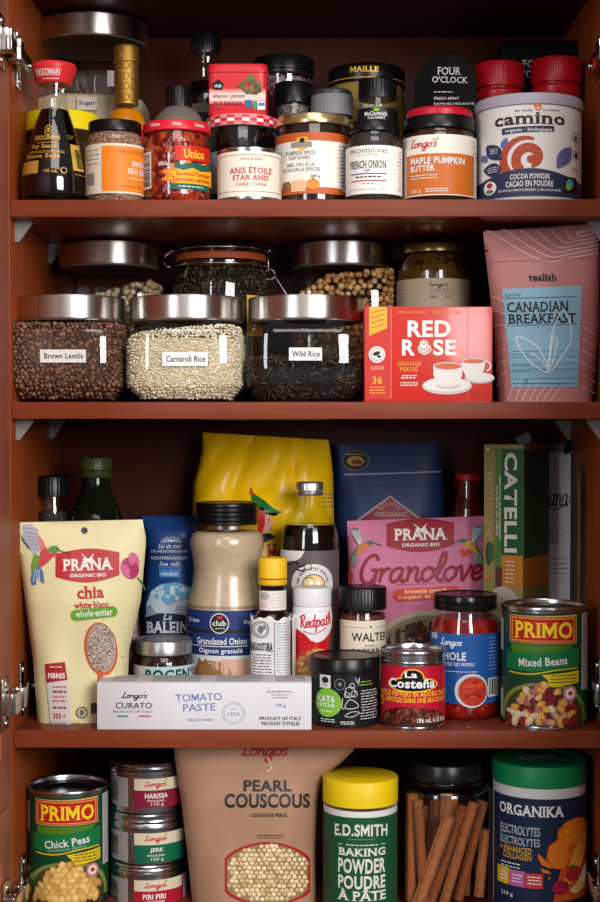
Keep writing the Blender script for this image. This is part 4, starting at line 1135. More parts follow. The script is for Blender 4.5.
lb.ell(377, 354.5, 8.3, 8.3, M('#d8d2ca', .4), 1); lb.ell(377, 354.5, 6.2, 6.2, M('#7c7a78', .4), 2); lb.ell(377, 354.5, 5.6, 5.6, M('#d8d2ca', .4), 3); lb.ell(376.5, 353.5, 3.8, 2, INK, 4, rot=20); lb.ell(379, 356.5, 2, 1.4, INK, 4); lb.dash(370, 366, 384, 370, 2, M('#e8b0a0', .5), 2)
lb.text('36', 372.5, 376.5, 382, 384, YW, 2, 1); lb.dash(369, 386, 385, 394.5, 3, YW, 2, 1)
WC = M('#ddd5d2', .35); WC2 = M('#c4b8b6', .35); TEA = M('#c8623c', .25)
lb.ell(479.5, 378, 15, 5.5, WC2, 2); lb.ell(479.5, 377, 13.5, 4.3, WC, 3); lb.ring(486.5, 366, 4, 4.6, 1.6, WC, 3, -90, 120)
lb.poly([(461.5, 361), (485, 361), (484.5, 369), (481, 376), (476, 378.5), (469, 378.5), (465, 375), (462, 369)], WC, 4); lb.ell(473.3, 361, 12, 2.9, WC2, 5); lb.ell(473.3, 361.2, 10.5, 2.1, TEA, 6)
lb.ell(447, 386, 25, 8.5, WC2, 5); lb.ell(447, 384.5, 23.5, 7, WC, 6); lb.ell(448, 386, 12, 3, WC2, 7)
lb.poly([(433, 366), (462.5, 366), (462, 376), (458.5, 383), (453, 386.5), (442, 386.5), (437, 383), (433.5, 376)], WC, 8); lb.ell(447.8, 366, 14.8, 4, WC2, 9); lb.ell(447.8, 366.3, 13.2, 3, TEA, 10)
lb.dash(471, 392, 482, 395, 1, M('#8a2a20', .5), 2)
lb.done('box_print', it.root)
# pink tea pouch
PK = M('#b87b78', .42, 0, .05, 25, .15); LN = M('#e0c4c0', .5)
bag = Bag('tea_pouch', 'dusty pink tea pouch with pale blue label and white leaf drawing', 'pouch', [(225, 482.5), (250, 485), (320, 493), (400, 498.5)], [(223, 598), (260, 599.5), (330, 598.5), (400, 592)], (231.5, 223.5), 401, .048, .030, S2, [PK],
   wr=lambda a, t: .0012*math.sin(9*a+5*t)*math.sin(PI*t)+.0008*math.sin(23*t+4*a))
lb = bag.lab()
for i in range(7):
    y = 226+i*4.3
    lb.stroke([(505+i*-3+max(0, 6-i)*13, 229+max(0, i-5)), (540+max(0, 6-i)*6, y+8), (570+max(0, 6-i)*2, y+6), (598.5, y+3-i*.4)], .9, LN, 0)
for i in range(7):
    lb.stroke([(491+i*1, 296+i*15+0), (500, 299+i*13), (506, 305+i*11)], .8, LN, 0)
    if i < 6: lb.stroke([(582, 326+i*12), (589, 330+i*12), (598-i*.8, 338+i*11)], .8, LN, 0)
for i in range(7): lb.stroke([(508+i*7, 401), (510+i*7.5, 394), (513+i*8, 387)], .8, LN, 0)
lb.stroke([(487, 262), (540, 260), (598, 257)], .8, M('#a46a68', .5), 0)
DK = M('#2a1c1e', .5); BLU = M('#86b0c4', .5)
lb.text('tealish', 528.5, 273.5, 557, 281, DK, 2, 2, serif=True)
lb.poly([(502, 289), (582, 285.5), (578, 387), (511.5, 387)], BLU, 1)
lb.text('BLACK TEA', 506, 294, 521, 296.5, DK, 3, .4, rot=2); lb.stroke([(505, 298.5), (577, 296.5)], .6, DK, 2, sm=False)
lb.text('CANADIAN', 507, 301.5, 569, 312, DK, 3, 1.2, serif=True, rot=1.2); lb.text('BREAKFAST', 508, 313.5, 576, 323.5, DK, 3, 1.2, serif=True, rot=1.2)
lb.stroke([(507, 326), (577, 324)], .6, DK, 2, sm=False)
for y in (351.5, 357.5, 364, 370, 379): lb.stroke([(511, y), (577, y-1)], .5, M('#3c5560', .5), 2, sm=False)
for y in (355, 366, 372): lb.dash(512, y-1.2, 530, y+.4, 1, DK, 3, .5)
lb.dash(512, 382.5, 574, 384.5, 1, DK, 3, .8); lb.ring(526, 382, 1.6, 2.2, .7, DK, 3)
lf = M('#d8e0e2', .5)
lb.stroke([(549, 372), (535, 366), (522, 352), (516, 337), (530, 341), (541, 352), (549, 372)], 1.1, lf, 4)
lb.stroke([(549, 372), (550, 350), (553, 330), (562, 311), (570, 322), (571, 340), (562, 356), (549, 372)], 1.1, lf, 4)
lb.stroke([(549, 372), (541, 360), (531, 353)], .9, lf, 4); lb.stroke([(549, 372), (551, 350), (554, 335), (557, 345), (549, 372)], .9, lf, 4)
lb.poly([(484, 249.5), (488, 250), (488, 251.5), (484.5, 251)], DK, 1); lb.poly([(597, 241.5), (599.5, 242), (599.5, 243.8), (597, 243)], DK, 1)
lb.done('label', bag.root)

# ================================================================== THIRD SHELF
it = It('spice_grinder', 'clear glass spice grinder with black cap, back left beside the olive oil', 'grinder', 35, 70, .14, S3, 560)
lathe(it, 'glass_body', [(0, None), (15, None), (16.5, 704), (16.5, 520), (15.5, 505), (14.5, 494)], GL, cap=False)
lathe(it, 'peppercorns', [(0, None), (14, None), (15.5, 704), (15.5, 512), (0, 512)], speck('black_pepper', ['#1c1512', '#2c221c', '#120d0b'], 300, .6, .6)); ridged(it, 'cap', 16.5, 476, 497, BLK, 30, .3)
it = It('olive_oil_bottle', 'dark green olive oil bottle with ribbed green screw cap at back left', 'bottle', 64, 128, .13, S3, 560)
OG_ = M('#0c120a', .1, 0, 0, 60, 0, 0)
lathe(it, 'glass_body', [(0, None), (29, None), (31.5, 702), (31.5, 545), (30, 528), (25, 512), (18.5, 498), (14, 486), (13.2, 478), (0, 478)], M('#0d140c', .08))
lathe(it, 'collar', [(0, 478), (15.5, 478), (16.2, 477), (16.2, 471.5), (15, 470.5), (0, 470.5)], M('#343c1c', .3)); ridged(it, 'cap', 15.8, 457.5, 470, M('#3c4420', .35), 36, .25, 1.4)
lb = cyl(it, 31.6); lb.band(560, 680, M('#3a3f24', .5)); lb.done('label', it.root)
# chia pouch
CH = M('#ddd2a4', .45, 0, .04, 30, .1)
bag = Bag('chia_pouch', 'cream chia seed pouch with hummingbird, red oval logo and hanging hole', 'pouch', [(520, 16.5), (545, 18), (600, 25), (660, 33), (727, 38)], [(520, 142.5), (538, 146), (548, 145.5), (600, 141), (650, 129), (700, 127), (727, 127)], (522.5, 519.5), 727.5, .055, .026, S3, [CH], yaw=.02,
   wr=lambda a, t: .0018*math.sin(7*a+6*t)*math.sin(PI*t)+.0007*math.sin(19*a-7*t)*math.sin(PI*t))
lb = bag.lab(); PR = M('#b3242e', .45); PW = M('#e8e0d4', .5)
lb.ell(84.5, 530.5, 3.3, 3.3, BLK, 1)
def logo(L, x0, y0, x1, y1, rot, red, wht):
    cx, cy = (x0+x1)/2, (y0+y1)/2; w_, h_ = (x1-x0)/2, (y1-y0)/2; p = []
    for i in range(13): t = -1+2*i/12; p.append((cx+w_*t, cy-h_*(.72+.28*math.cos(t*PI/2))+rot*w_*t))
    for i in range(13): t = 1-2*i/12; p.append((cx+w_*t, cy+h_*(.62+.38*math.cos(t*PI/2))+rot*w_*t))
    L.poly(p, red, 1)
    L.text('PRANA', cx-w_*.78, cy-h_*.42, cx+w_*.80, cy+h_*.28, wht, 3, 1.6, serif=True, rot=-R_(1)*0-rot*57)
    L.text('ORGANIC·BIO', cx-w_*.55, cy+h_*.46, cx+w_*.58, cy+h_*.68, wht, 3, 1.5, rot=-rot*57)
    L.poly([(cx-w_*.22, cy-h_*.75), (cx+w_*.02, cy-h_*.38), (cx+w_*.2, cy-h_*.72), (cx+w_*.08, cy-h_*.12), (cx, cy-h_*.2)], wht, 4)
logo(lb, 55.5, 548.5, 119.5, 582.5, -.03, PR, PW)
def bird(L, X, Y, s, fl=1, pal=('#b8504a', '#5a7a48', '#8c8e9a', '#4a6684')):
    def q(pts): return [(X+fl*x*s, Y+y*s) for x, y in pts]
    a, b, c, d = [M(h, .5) for h in pal]
    L.poly(q([(0, -22), (6, -26), (14, -24), (19, -8), (17, 2), (8, -4)]), c, 1)
    for i in range(5): L.stroke(q([(2+3*i, -22), (10+2*i, -10), (16, 0)]), .8, M('#cfd0d4', .5), 2)
    L.poly(q([(17, -2), (24, -4), (32, -1), (28, 4), (20, 10), (10, 16), (8, 12), (12, 4)]), a, 3)
    L.poly(q([(24, -5), (33, -7), (38, -3), (32, 0), (26, -1)]), b, 4); L.poly(q([(14, 0), (10, 4), (3, 16), (6, 18), (12, 8)]), b, 4)
    L.stroke(q([(36, -4), (42, -1), (48, 1)]), .8, INK, 4); L.ell(X+fl*32.5*s, Y-4*s, .8, .8, INK, 5)
    L.poly(q([(6, 14), (12, 14), (13, 28), (8, 34), (5, 28), (2, 34), (1, 24)]), d, 2)
    for i in range(3): L.stroke(q([(6+2*i, 15), (4+4*i, 30)]), .6, M('#9ab4c4', .5), 3, sm=False)
for pts_, c_, l_ in (
    ([(22, 525), (31, 523.5), (38, 530), (41, 548), (38, 553), (34, 556), (29, 548), (24, 540)], '#aeacb8', 1),
    ([(20.5, 534), (24, 539), (30, 548), (28, 549), (22, 540)], '#4a6470', 2),
    ([(38, 534), (43, 540), (46.5, 548), (42, 552), (39, 546)], '#cf7a74', 2),
    ([(41, 550), (46, 547), (50, 553), (60, 553), (52, 558), (46, 564), (40, 568), (38, 563)], '#c2454a', 3),
    ([(47, 550), (51, 546), (57, 546), (61, 550.5), (56, 553), (50, 552)], '#5c8a4a', 4),
    ([(34, 554), (40, 556), (37, 566), (32, 572), (31, 566)], '#6a9a3c', 4),
    ([(32, 572), (38, 565), (43, 571), (44.5, 583), (41.5, 583), (38.5, 576), (36, 584.5), (32, 585.5), (30.5, 580)], '#4f7498', 2)):
    lb.poly(pts_, M(c_, .5), l_)
for i_ in range(6): lb.stroke([(24+1.2*i_, 528+4*i_), (32+i_, 529+4*i_), (38, 531+4*i_)], .6, M('#7c7c8a', .5), 3)
for i_ in range(3): lb.stroke([(35+2*i_, 569), (33.5+3*i_, 582)], .8, M('#b8ccd8', .5), 3, sm=False)
lb.stroke([(60, 551), (65, 552), (71, 553.5)], .8, INK, 5); lb.ell(57, 548.8, .8, .8, INK, 5)
# tulip
TU = M('#a8305c', .5); TU2 = M('#c8608a', .5)
lb.ell(130, 568, 9, 11, TU, 2, rot=15); lb.ell(134, 560, 5, 8, TU2, 3, rot=20); lb.ell(126, 571, 4, 8, TU2, 3, rot=35); lb.ell(134, 571, 4, 8, TU, 4, rot=-10); lb.stroke([(137, 577), (142, 583), (145, 590)], 1.2, M('#4a6a38', .5), 2)
CM = M('#b0302c', .5)
lb.text('chia', 77, 586, 104, 598.5, CM, 2, 2, serif=True, rot=3); lb.text('white·blanc', 74, 601.5, 109, 608, CM, 2, .8, serif=True, rot=3)
gp = []
for a in range(90, 271, 15): gp.append((76+5.5*math.cos(R_(a)), 615.5-5.5*math.sin(R_(a))))
for a in range(-90, 91, 15): gp.append((112+5.5*math.cos(R_(a)), 611.5-5.5*math.sin(R_(a))))
lb.poly(gp, M('#5fa028', .5), 1); lb.text('whole·entier', 75.5, 609.5, 112.5, 616.5, WHITE, 2, 1.5, rot=4)
SP = M('#c4572c', .5)
lb.ell(101, 649, 16.5, 27, SP, 1, rot=8); lb.poly([(97, 672), (103, 675), (103, 685), (98, 682)], SP, 1); lb.ell(101.5, 648, 14.3, 24.5, M('#a39284', .6), 2, rot=8)
for i in range(330):
    a, r = random.uniform(0, 6.28), random.random()**.5
    lb.ell(101.5+13.6*r*math.cos(a)-2.5*r*math.sin(a), 648+23.5*r*math.sin(a), 1.0, .75, M(random.choice(['#c4b6a6', '#8c7c70', '#d8ccbe', '#6e6058', '#b4a494']), .6), 3, n=6)
for i in range(22): lb.ell(random.uniform(84, 126), random.uniform(618, 690), .6, .5, M('#a88a6a', .6), 1, n=5)
lb.poly([(45, 664), (65, 662), (67.5, 680), (46.5, 683)], M('#a01c28', .5), 2); lb.dash(49, 665, 63, 669, 1, PW, 3); lb.text('FIBRES', 48, 673, 65, 678.5, PW, 3, 1.5)
lb.poly([(46.5, 683), (67.5, 680), (71, 726), (51, 726)], M('#c9c4c4', .5), 2)
for y, h_ in ((686, 2), (690, 3.4), (696, 2), (700, 2), (706, 3.4)): lb.dash(52, y, 66, y+h_, 1, CM, 3, h_*.7)
lb.text('300 g', 53, 713, 65.5, 721, CM, 3, 1.8)
lb.ring(82, 712.5, 5.2, 5.2, 1.4, M('#6e6a60', .5), 2); lb.ell(82, 712.5, 2.2, 3, M('#6e6a60', .5), 2); lb.rect(91, 703, 97, 713, M('#4a4844', .5), 2)
lb.stroke([(16.8, 549), (19.5, 549.5)], 1.4, INK, 1, sm=False)
lb.done('label', bag.root)
# dark patterned packet
bag = Bag('snack_packet', 'small dark red patterned packet squeezed between chia pouch and blue salt bag', 'packet', [(612, 118), (650, 110), (729, 110)], [(612, 138), (640, 141), (729, 141)], (612, 612), 720, .112, .008, S3, [speck('dried_berries', ['#2a0f12', '#4a161a', '#6a2420', '#1a0c10', '#3c2c28'], 180, .4, .2)])
# blue salt bag
SB = M('#1c3f78', .35, 0, .06, 30, .15)
bag = Bag('salt_bag', 'blue sea salt bag with white whale and lettering', 'bag', [(514, 136), (522, 142), (560, 146), (600, 143), (729, 140)], [(514, 198), (560, 197.5), (600, 199), (729, 200)], (516, 516), 718, .180, .020, S3, [SB], q=lambda t: min(1, .25+(1-t)/.12)**1.0,
   wr=lambda a, t: .001*math.sin(15*t+7*a)+.002*math.sin(30*a)*max(0, t-.93)/.07)
lb = bag.lab(); SW = M('#c4ccd6', .5); LB_ = M('#3f86b8', .5)
for i in range(9): a = R_(180*i/8); lb.stroke([(171+4.5*math.cos(a), 542-2.5*math.sin(a)), (171+10.5*math.cos(a), 542-6*math.sin(a))], .7, SW, 1, sm=False)
lb.ell(171, 542, 4, 2.2, SW, 1, 0, 180); lb.text('Sel de mer', 158, 543.5, 182, 548.5, SW, 2, .5, sh=.3); lb.text('DE MÉDITERRANÉE', 151, 549.5, 188, 552.5, SW, 2, .8); lb.text('MEDITERRANEAN', 151, 556.5, 187, 559.5, SW, 2, .8); lb.text('Sea salt', 159, 561.5, 180, 566, SW, 2, .5, sh=.3)
lb.rect(159, 567, 180, 577.5, M('#2c7ac0', .5), 1); lb.text('windsor', 160.5, 571, 178.5, 576, SW, 2, 1); lb.dash(160, 567.8, 179, 569.4, 1, M('#1c3f78', .5), 2)
for i in range(5): lb.poly([(146, 606-1*i), (151, 592-i*1.2), (160, 585-i*.6), (176, 582), (194, 588), (198, 606), (198, 612), (146, 612)], M(('#bcd0dc', '#5f9cc0', '#4a90bc', '#3f86b4', '#357ca8')[i], .5), 1) if i < 2 else None
lb.poly([(145, 618), (148, 606), (158, 610), (170, 603), (186, 597), (199, 598), (199, 630), (145, 630)], M('#8a97a2', .5), 3)
lb.poly([(155, 612), (150, 604), (149, 597), (153, 594), (157, 600), (160, 592), (156, 590), (163, 590), (161, 600), (168, 606), (182, 600), (196, 597), (198, 612), (190, 618), (170, 618)], M('#b2bec8', .5), 4)
lb.dash(176, 605, 196, 614, 3, M('#4a6478', .5), 5); lb.ell(184, 590, 5, 2, SW, 4); lb.stroke([(185, 591), (184, 598)], .8, SW, 4, sm=False)
lb.poly([(143, 618), (160, 613), (180, 614), (200, 617), (200, 636), (143, 636)], M('#10233c', .5), 6); lb.text('La', 163, 613.5, 172, 620, SW, 8, 1, sh=.3); lb.text('BALEINE', 146, 621.5, 196, 633, SW, 8, 1.8, serif=True)
lb.done('label', bag.root)
# sauce jar with silver lid
it = It('sauce_jar', 'dark sauce jar with silver lid and pale blue label behind the tomato paste box', 'jar', 133.5, 194, .058, S3, 670)
simple_jar(it, 657, 716, 28.5, 642, 657, M('#b0aeae', .3, .9), M('#2a120c', .15), sh=5)
lb = cyl(it, it.hw+.1); lb.band(667, 706, M('#a9c3c4', .5), -35, 80); lb.band(667, 706, M('#c2beba', .5), -95, -35); lb.text("BOGEN'S", 146, 669.5, 193, 682, M('#16383c', .5), 1, 2)
lb.done('label', it.root)
# tomato paste carton
it = It('tomato_paste_box', 'long white tomato paste carton lying flat at the shelf edge', 'box', 97, 311.5, .004, S3, 700, depth=.046)
W2 = it.hw*it.kf; H = it.z(682.5)
boxes('carton', [(-W2, W2, -it.D/2, it.D/2, 0, H)], [M('#cfccd0', .5, 0, .02, 40)], it.root, .0006)
lb = flat(it); TB = M('#6a78a8', .5)
lb.script("Longo's", 122, 692.5, 147, 700.5, .9, INK, 1); lb.text('CURATO', 115.5, 702.5, 152, 708.5, M('#3a3634', .5), 1, .6); lb.text('PRODUCT OF ITALY', 113, 710.5, 153, 712.8, M('#6a6664', .5), 1, .3)
lb.rect(117, 715.5, 127.5, 717, M('#2f7a4a', .5), 1); lb.rect(139, 715.5, 150.5, 717, M('#c04a48', .5), 1)
lb.text('TOMATO', 175.5, 693.5, 222, 701, TB, 1, .3, rot=2); lb.text('PASTE', 183, 703.5, 215.5, 711, TB, 1, .3, rot=2); lb.text('Pâte de tomates', 188, 718, 213, 721, TB, 1, .2, rot=2)
lb.ring(233.5, 713, 11, 11, .6, M('#9aa2b8', .5), 1); lb.ring(233.5, 713, 9.3, 9.3, .4, M('#9aa2b8', .5), 1); lb.text('1954', 228, 712, 239.5, 716, M('#8a92ac', .5), 1, .4); lb.dash(230, 708, 237, 709.4, 1, M('#8a92ac', .5), 1, .6)
lb.text('NO PRESERVATIVES', 267, 690.5, 292, 692.5, GREYT, 1, .4); lb.text('Sans agents de', 271, 693.7, 289, 695.7, GREYT, 1, .4); lb.text('conservation', 273, 696.5, 287, 698.2, GREYT, 1, .4)
lb.text('150 g', 275.5, 703.5, 285.5, 707.5, TB, 1, .8); lb.text('PRODUCT OF ITALY', 259.5, 716.5, 301.5, 720, INK, 1, .9); lb.text("PRODUIT D'ITALIE", 261.5, 721.5, 299.5, 725.2, INK, 1, .9)
lb.done('box_print', it.root)
lt = Lab(lambda px: (px-it.mid)*it.kf, lambda py: (680-py)/1000*6, lambda u, v, h: (u, v, H+h))
for x0, x1 in ((110, 135), (150, 200), (215, 262), (275, 305)): lt.dash(x0, 677, x1, 683, 4, M('#8a8888', .5), 1, .45)
lt.done('top_print', it.root)
# granulated onion
it = It('seasoning_bottle', 'big waisted plastic bottle of granulated onion with black lid', 'bottle', 186, 268, .088, S3, 600)
pf = [(38, None), (40.5, 705), (40.5, 612), (39.5, 604), (37, 594), (34.5, 582), (33.5, 574), (34.5, 562), (37, 550), (37.5, 542), (35.5, 536), (31, 532), (30, 530), (30, 525)]
lathe(it, 'bottle_body', pf, FROST, cap=False, ang=70)
lathe(it, 'granulated_onion', [(0, None)]+[(max(0, a-1.3), b) for a, b in pf[:-3]]+[(29, 533), (0, 532)], M('#dccab2', .85, 0, .1, 120, .2, sp=.1), ang=70)
screwlid(it, 31, 503.5, 526, BLK, groove=4)
for yy in (608,): lathe(it, 'ridge', [(40.6, yy+1.5), (41.1, yy), (40.6, yy-1.5)], FROST, cap=False)
lb = cyl(it, 40.7); NB = M('#1b2f66', .45)
lb.band(611, 700, M('#1a1c22', .5), -110, 110); lb.band(611, 630, NB, -110, 110, 1); lb.band(633.5, 656, NB, -110, 110, 1); lb.band(656, 700, M('#bfc4c4', .5), -110, 110, 1)
lb.ell(219.5, 623.5, 9.3, 10.3, M('#d2d0cc', .5), 2); lb.ell(219.5, 623.5, 8.4, 9.3, M('#1a1c22', .5), 3); lb.text('club', 213, 620.5, 226, 626, WHITE, 4, .8); lb.ell(220, 617.5, 2.6, 1.6, M('#c8262c', .5), 4); lb.dash(215, 627, 225, 630, 1, WHITE, 4, .7)
lb.text('Onion', 190, 619, 200, 623.5, WHITE, 2, .8); lb.text('Oignon', 243, 621, 256, 625.5, WHITE, 2, .8)
lb.text('Granulated Onion', 198, 638, 246, 645, WHITE, 2, .6); lb.text('Oignon granulé', 200, 648.5, 242, 655, WHITE, 2, .6); lb.rect(192, 646.3, 247, 647, WHITE, 2)
lb.ell(211, 676, 18, 15, M('#8a6238', .5), 2); lb.poly([(198, 666), (200, 658), (203, 663), (207, 659), (208, 664), (216, 666)], M('#7a5630', .5), 3); lb.poly([(206, 664), (225, 659), (248, 660), (248, 690), (226, 690), (222, 672)], M('#c49a86', .5), 2)
lb.done('label', it.root)
# yellow coffee bag
YB = M('#e8b80a', .3, 0, .05, 20, .1)
def wy(a, t):
    w_ = .004*math.sin(8*a+9*t)+.004*abs(math.sin(12*a-17*t+1.5*math.sin(9*a)))*min(1, t*1.2)
    w_ += .010*math.exp(-((a-.5)/.16)**2-((t-.72)/.06)**2)-.006*math.exp(-((a-.25-.4*(t-.7))/.05)**2)*min(1, max(0, t-.5)*4)-.006*math.exp(-((a-.8+.5*(t-.7))/.05)**2)*min(1, max(0, t-.5)*4)
    return w_
bag = Bag('coffee_bag', 'large crumpled yellow coffee bag with woman in green hat logo', 'bag', [(433, 203), (450, 202), (468, 198), (482, 193.5), (500, 192.5), (729, 192)], [(439, 328), (455, 331), (475, 333), (520, 334), (729, 335)], (432.5, 440), 712, .225, .030, S3, [YB], wr=wy, q=lambda t: min(1, ((1-t)/.28)+.05)**.8, back=.5)
lb = bag.lab(off=.0008)
lb.poly([(250, 490), (256, 495), (264, 500), (273, 508), (282, 512), (277, 514), (268, 513), (258, 507), (252, 501)], M('#1c6b2c', .5), 2)
lb.poly([(250, 489), (252, 487), (253, 496), (250, 494)], M('#c82020', .5), 3); lb.poly([(262, 507), (270, 513), (282, 512), (275, 516), (264, 514), (258, 508)], BLK, 3)
lb.poly([(262, 513), (271, 514), (273, 522), (272, 526), (272.5, 530), (266, 534), (262, 530)], M('#d8a088', .5), 2); lb.ell(269, 520, 1.2, .7, BLK, 3); lb.ell(271, 529, 1.3, .8, M('#b82028', .5), 3)
lb.poly([(258, 508), (265, 513), (265, 524), (262, 534), (258, 534)], M('#b82028', .5), 3); lb.poly([(262, 534), (270, 533), (276, 537), (266, 542), (258, 542)], BLK, 3)
lb.text('Ho', 267, 544, 284, 560, M('#b8202a', .5), 3, 2.2, serif=True); lb.dash(322, 492, 333, 508, 4, GREYT, 2, 1)
lb.done('label', bag.root)
# coffee bottle
it = It('syrup_bottle', 'tall dark bottle with silver screw cap and grey cartoon label', 'bottle', 280.5, 339, .118, S3, 560)
lathe(it, 'glass_body', [(0, None), (27, None), (29, 706), (29, 545), (28, 534), (24.5, 523), (18.5, 512), (14, 502), (11.5, 496), (11.5, 489)], GL, cap=False, ang=60)
lathe(it, 'coffee', [(0, None), (26, None), (28, 706), (28, 545), (27, 534), (24.6, 525.5), (0, 525)], M('#0e0605', .08), ang=60)
ridged(it, 'cap', 13.2, 482, 491, M('#b8b6b4', .3, .9), 36, .3, 1.5); lathe(it, 'cap_ring', [(0, 496), (12.8, 496), (13.2, 495), (13.2, 492), (0, 491.5)], M('#b8b6b4', .3, .9))
lb = cyl(it, 29.2); lb.band(551, 700, M('#5a5052', .5), -120, 120)
lb.poly([(281, 551), (305, 551), (301, 558), (296, 561), (288, 562), (284, 566), (281, 566)], M('#cfcac8', .5), 1)
lb.stroke([(284, 562), (290, 565), (296, 562), (300, 567), (306, 565), (303, 571), (296, 569)], 1.6, INK, 2); lb.ell(308, 567, 3.5, 3, M('#cfcac8', .5), 2); lb.ring(308, 567, 3.5, 3, .7, INK, 3)
lb.ell(313, 584, 20, 20, M('#cfcac8', .5), 1); lb.ell(313.5, 584, 10.5, 9.5, M('#d8b880', .5), 3); lb.ring(313.5, 584, 10.5, 9.5, .9, INK, 4)
lb.arc('RED BEAN COFFEE ROASTERS', 313, 584, 14.2, -84, 84, 2.6, INK, 3, .4)
lb.ell(311, 583, 2, 2.4, M('#efe8dc', .5), 4); lb.ell(318, 583, 2, 2.4, M('#efe8dc', .5), 4); lb.stroke([(307, 588), (313, 591), (320, 588)], .9, INK, 5); lb.stroke([(306, 579), (310, 577), (313, 579)], .8, INK, 5)
lb.done('label', it.root)
# bitters bottle
it = It('bitters_bottle', 'small bitters bottle with yellow cap and oversized white paper wrap', 'bottle', 249.5, 296, .05, S3, 640)
lathe(it, 'glass_body', [(0, None), (18, None), (20, 715), (20, 622), (16, 614), (13.2, 610), (13.2, 584)], M('#1a0d08', .12))
ridged(it, 'cap', 14.2, 558.5, 579, M('#e3b41c', .4), 40, .2, 1.6); lathe(it, 'cap_ring', [(0, 586), (13.6, 586), (14.4, 585), (14.4, 580), (0, 579)], M('#d8a818', .4))
lb = cyl(it, 13.4); lb.band(591, 611.5, M('#d8d0cc', .5), -110, 110); lb.ell(264.5, 596.5, 3.8, 4, M('#a8a49c', .5), 1); lb.dash(271, 593, 284, 609, 5, M('#b8a8a8', .5), 1, .6); lb.dash(261, 603, 268, 609, 2, M('#c87878', .5), 1, .7); lb.done('neck_label', it.root)
bm = bmesh.new(); rings = []; N = 48; k = it.k
zt = it.z(618, 20)
for z, e in ((.002, 0), (.03, 0), (zt*.6, 0), (zt-.004, 0), (zt, 1)):
    rings.append([bm.verts.new(((21.6+.5*math.sin(5*a))*k*superr(a+R_(20), 4)*.93*math.cos(a), (21.6+.5*math.sin(5*a))*k*superr(a+R_(20), 4)*.93*math.sin(a), z+e*.0016*(math.sin(6*a)+math.sin(11*a+1)))) for a in [2*PI*i/N for i in range(N)]])
for a, b in zip(rings, rings[1:]):
    for i in range(N): bm.faces.new((a[i], a[(i+1) % N], b[(i+1) % N], b[i]))
me = bpy.data.meshes.new('paper_wrap'); bm.to_mesh(me); bm.free()
pw_ = link('paper_wrap', me, [M('#d2cfcb', .6, 0, .03, 200)], it.root)
pm = pw_.modifiers.new('thickness', 'SOLIDIFY'); pm.thickness = .0004
def wrapr(u):
    a = -PI/2+u/(22*k)
    return (21.6+.5*math.sin(5*a))*k*superr(a+R_(20), 4)*.93
lb = Lab(lambda px: 22*k*math.asin(max(-.99, min(.99, (px-it.mid)/22))), lambda py: it.z(py, 22), lambda u, v, h: ((wrapr(u)+h)*math.sin(u/(22*k)), -(wrapr(u)+h)*math.cos(u/(22*k)), v), cutu=.0012, off=.0005)
DG = M('#3f4450', .5)
lb.ring(261.5, 630, 7.4, 8, .9, DG, 1); lb.ring(261.5, 630, 5.6, 6.2, .5, DG, 1); lb.ell(261, 630, 2.6, 4, M('#6a6e78', .5), 1); lb.ell(264, 628, 2, 1.8, M('#6a6e78', .5), 1)
lb.text('ANGOSTURA', 252.5, 643.5, 273.5, 651.5, M('#1c2438', .5), 2, 1.6, serif=True, grow=.25); lb.dash(254, 654, 272, 677, 8, DG, 1, .9)
lb.dash(276.5, 622, 291, 677, 20, M('#6a88a0', .5), 1, .6); lb.dash(282, 633, 291, 641, 3, M('#b86a6a', .5), 2, .7); lb.rect(275, 622, 275.4, 677, DG, 1)
lb.done('paper_print', pw_)
# icing sugar shaker
it = It('sugar_shaker', 'white topped icing sugar shaker with red base and red script', 'shaker', 291.5, 332.5, .072, S3, 650)
lathe(it, 'body', [(0, None), (18, None), (19.5, 708), (19.8, 672), (18.6, 660), (17.6, 652), (18, 642), (19.8, 630), (20.4, 618), (19.2, 608), (18.8, 606)], M('#b9141c', .3))
o = lathe(it, 'cap', [(0, 607), (19.2, 607), (19.4, 606), (19.4, 592), (18.6, 589), (17, 588.3), (0, 588.3)], M('#d4d2d4', .45))
def shr(v):
    L = sorted([(it.z(py, hw_), hw_*it.k) for hw_, py in ((19.8, 672), (18.6, 660), (17.6, 652), (18, 642), (19.8, 630), (20.4, 618), (19.2, 608), (18.8, 606), (19.5, 708))]); return lerp_list(L, v)
lb = cyl(it, 20, rf=shr); lb.cutv = .003
pts = [(292.5, 607.5), (331.5, 607.5), (331.5, 628), (329, 636), (324, 641), (318, 643), (311, 641), (304, 634), (298, 630), (292.5, 630)]
lb.poly(pts, M('#dcd8da', .4), 0)
lb.script('Redpath', 301, 614, 330, 632, 1.5, M('#c4141c', .4), 2, rot=6); lb.stroke([(303, 631), (314, 634), (326, 628)], .9, M('#c4141c', .4), 2)
lb.stroke([(302, 616), (312, 611.5), (328, 613)], .5, M('#9ab8d0', .5), 1)
lb.ell(303, 668, 9, 12, M('#a9743c', .5), 1); lb.ell(318, 655, 11, 6, M('#b8823f', .5), 1); lb.ell(312, 664, 9, 7, M('#8c5a2a', .5), 2)
for i in range(26): lb.ell(random.uniform(297, 326), random.uniform(651, 676), 2, 1.3, M(random.choice(['#c09050', '#8c5a2a', '#d8b890', '#7a4a20']), .5), 3, n=8)
lb.done('label', it.root)
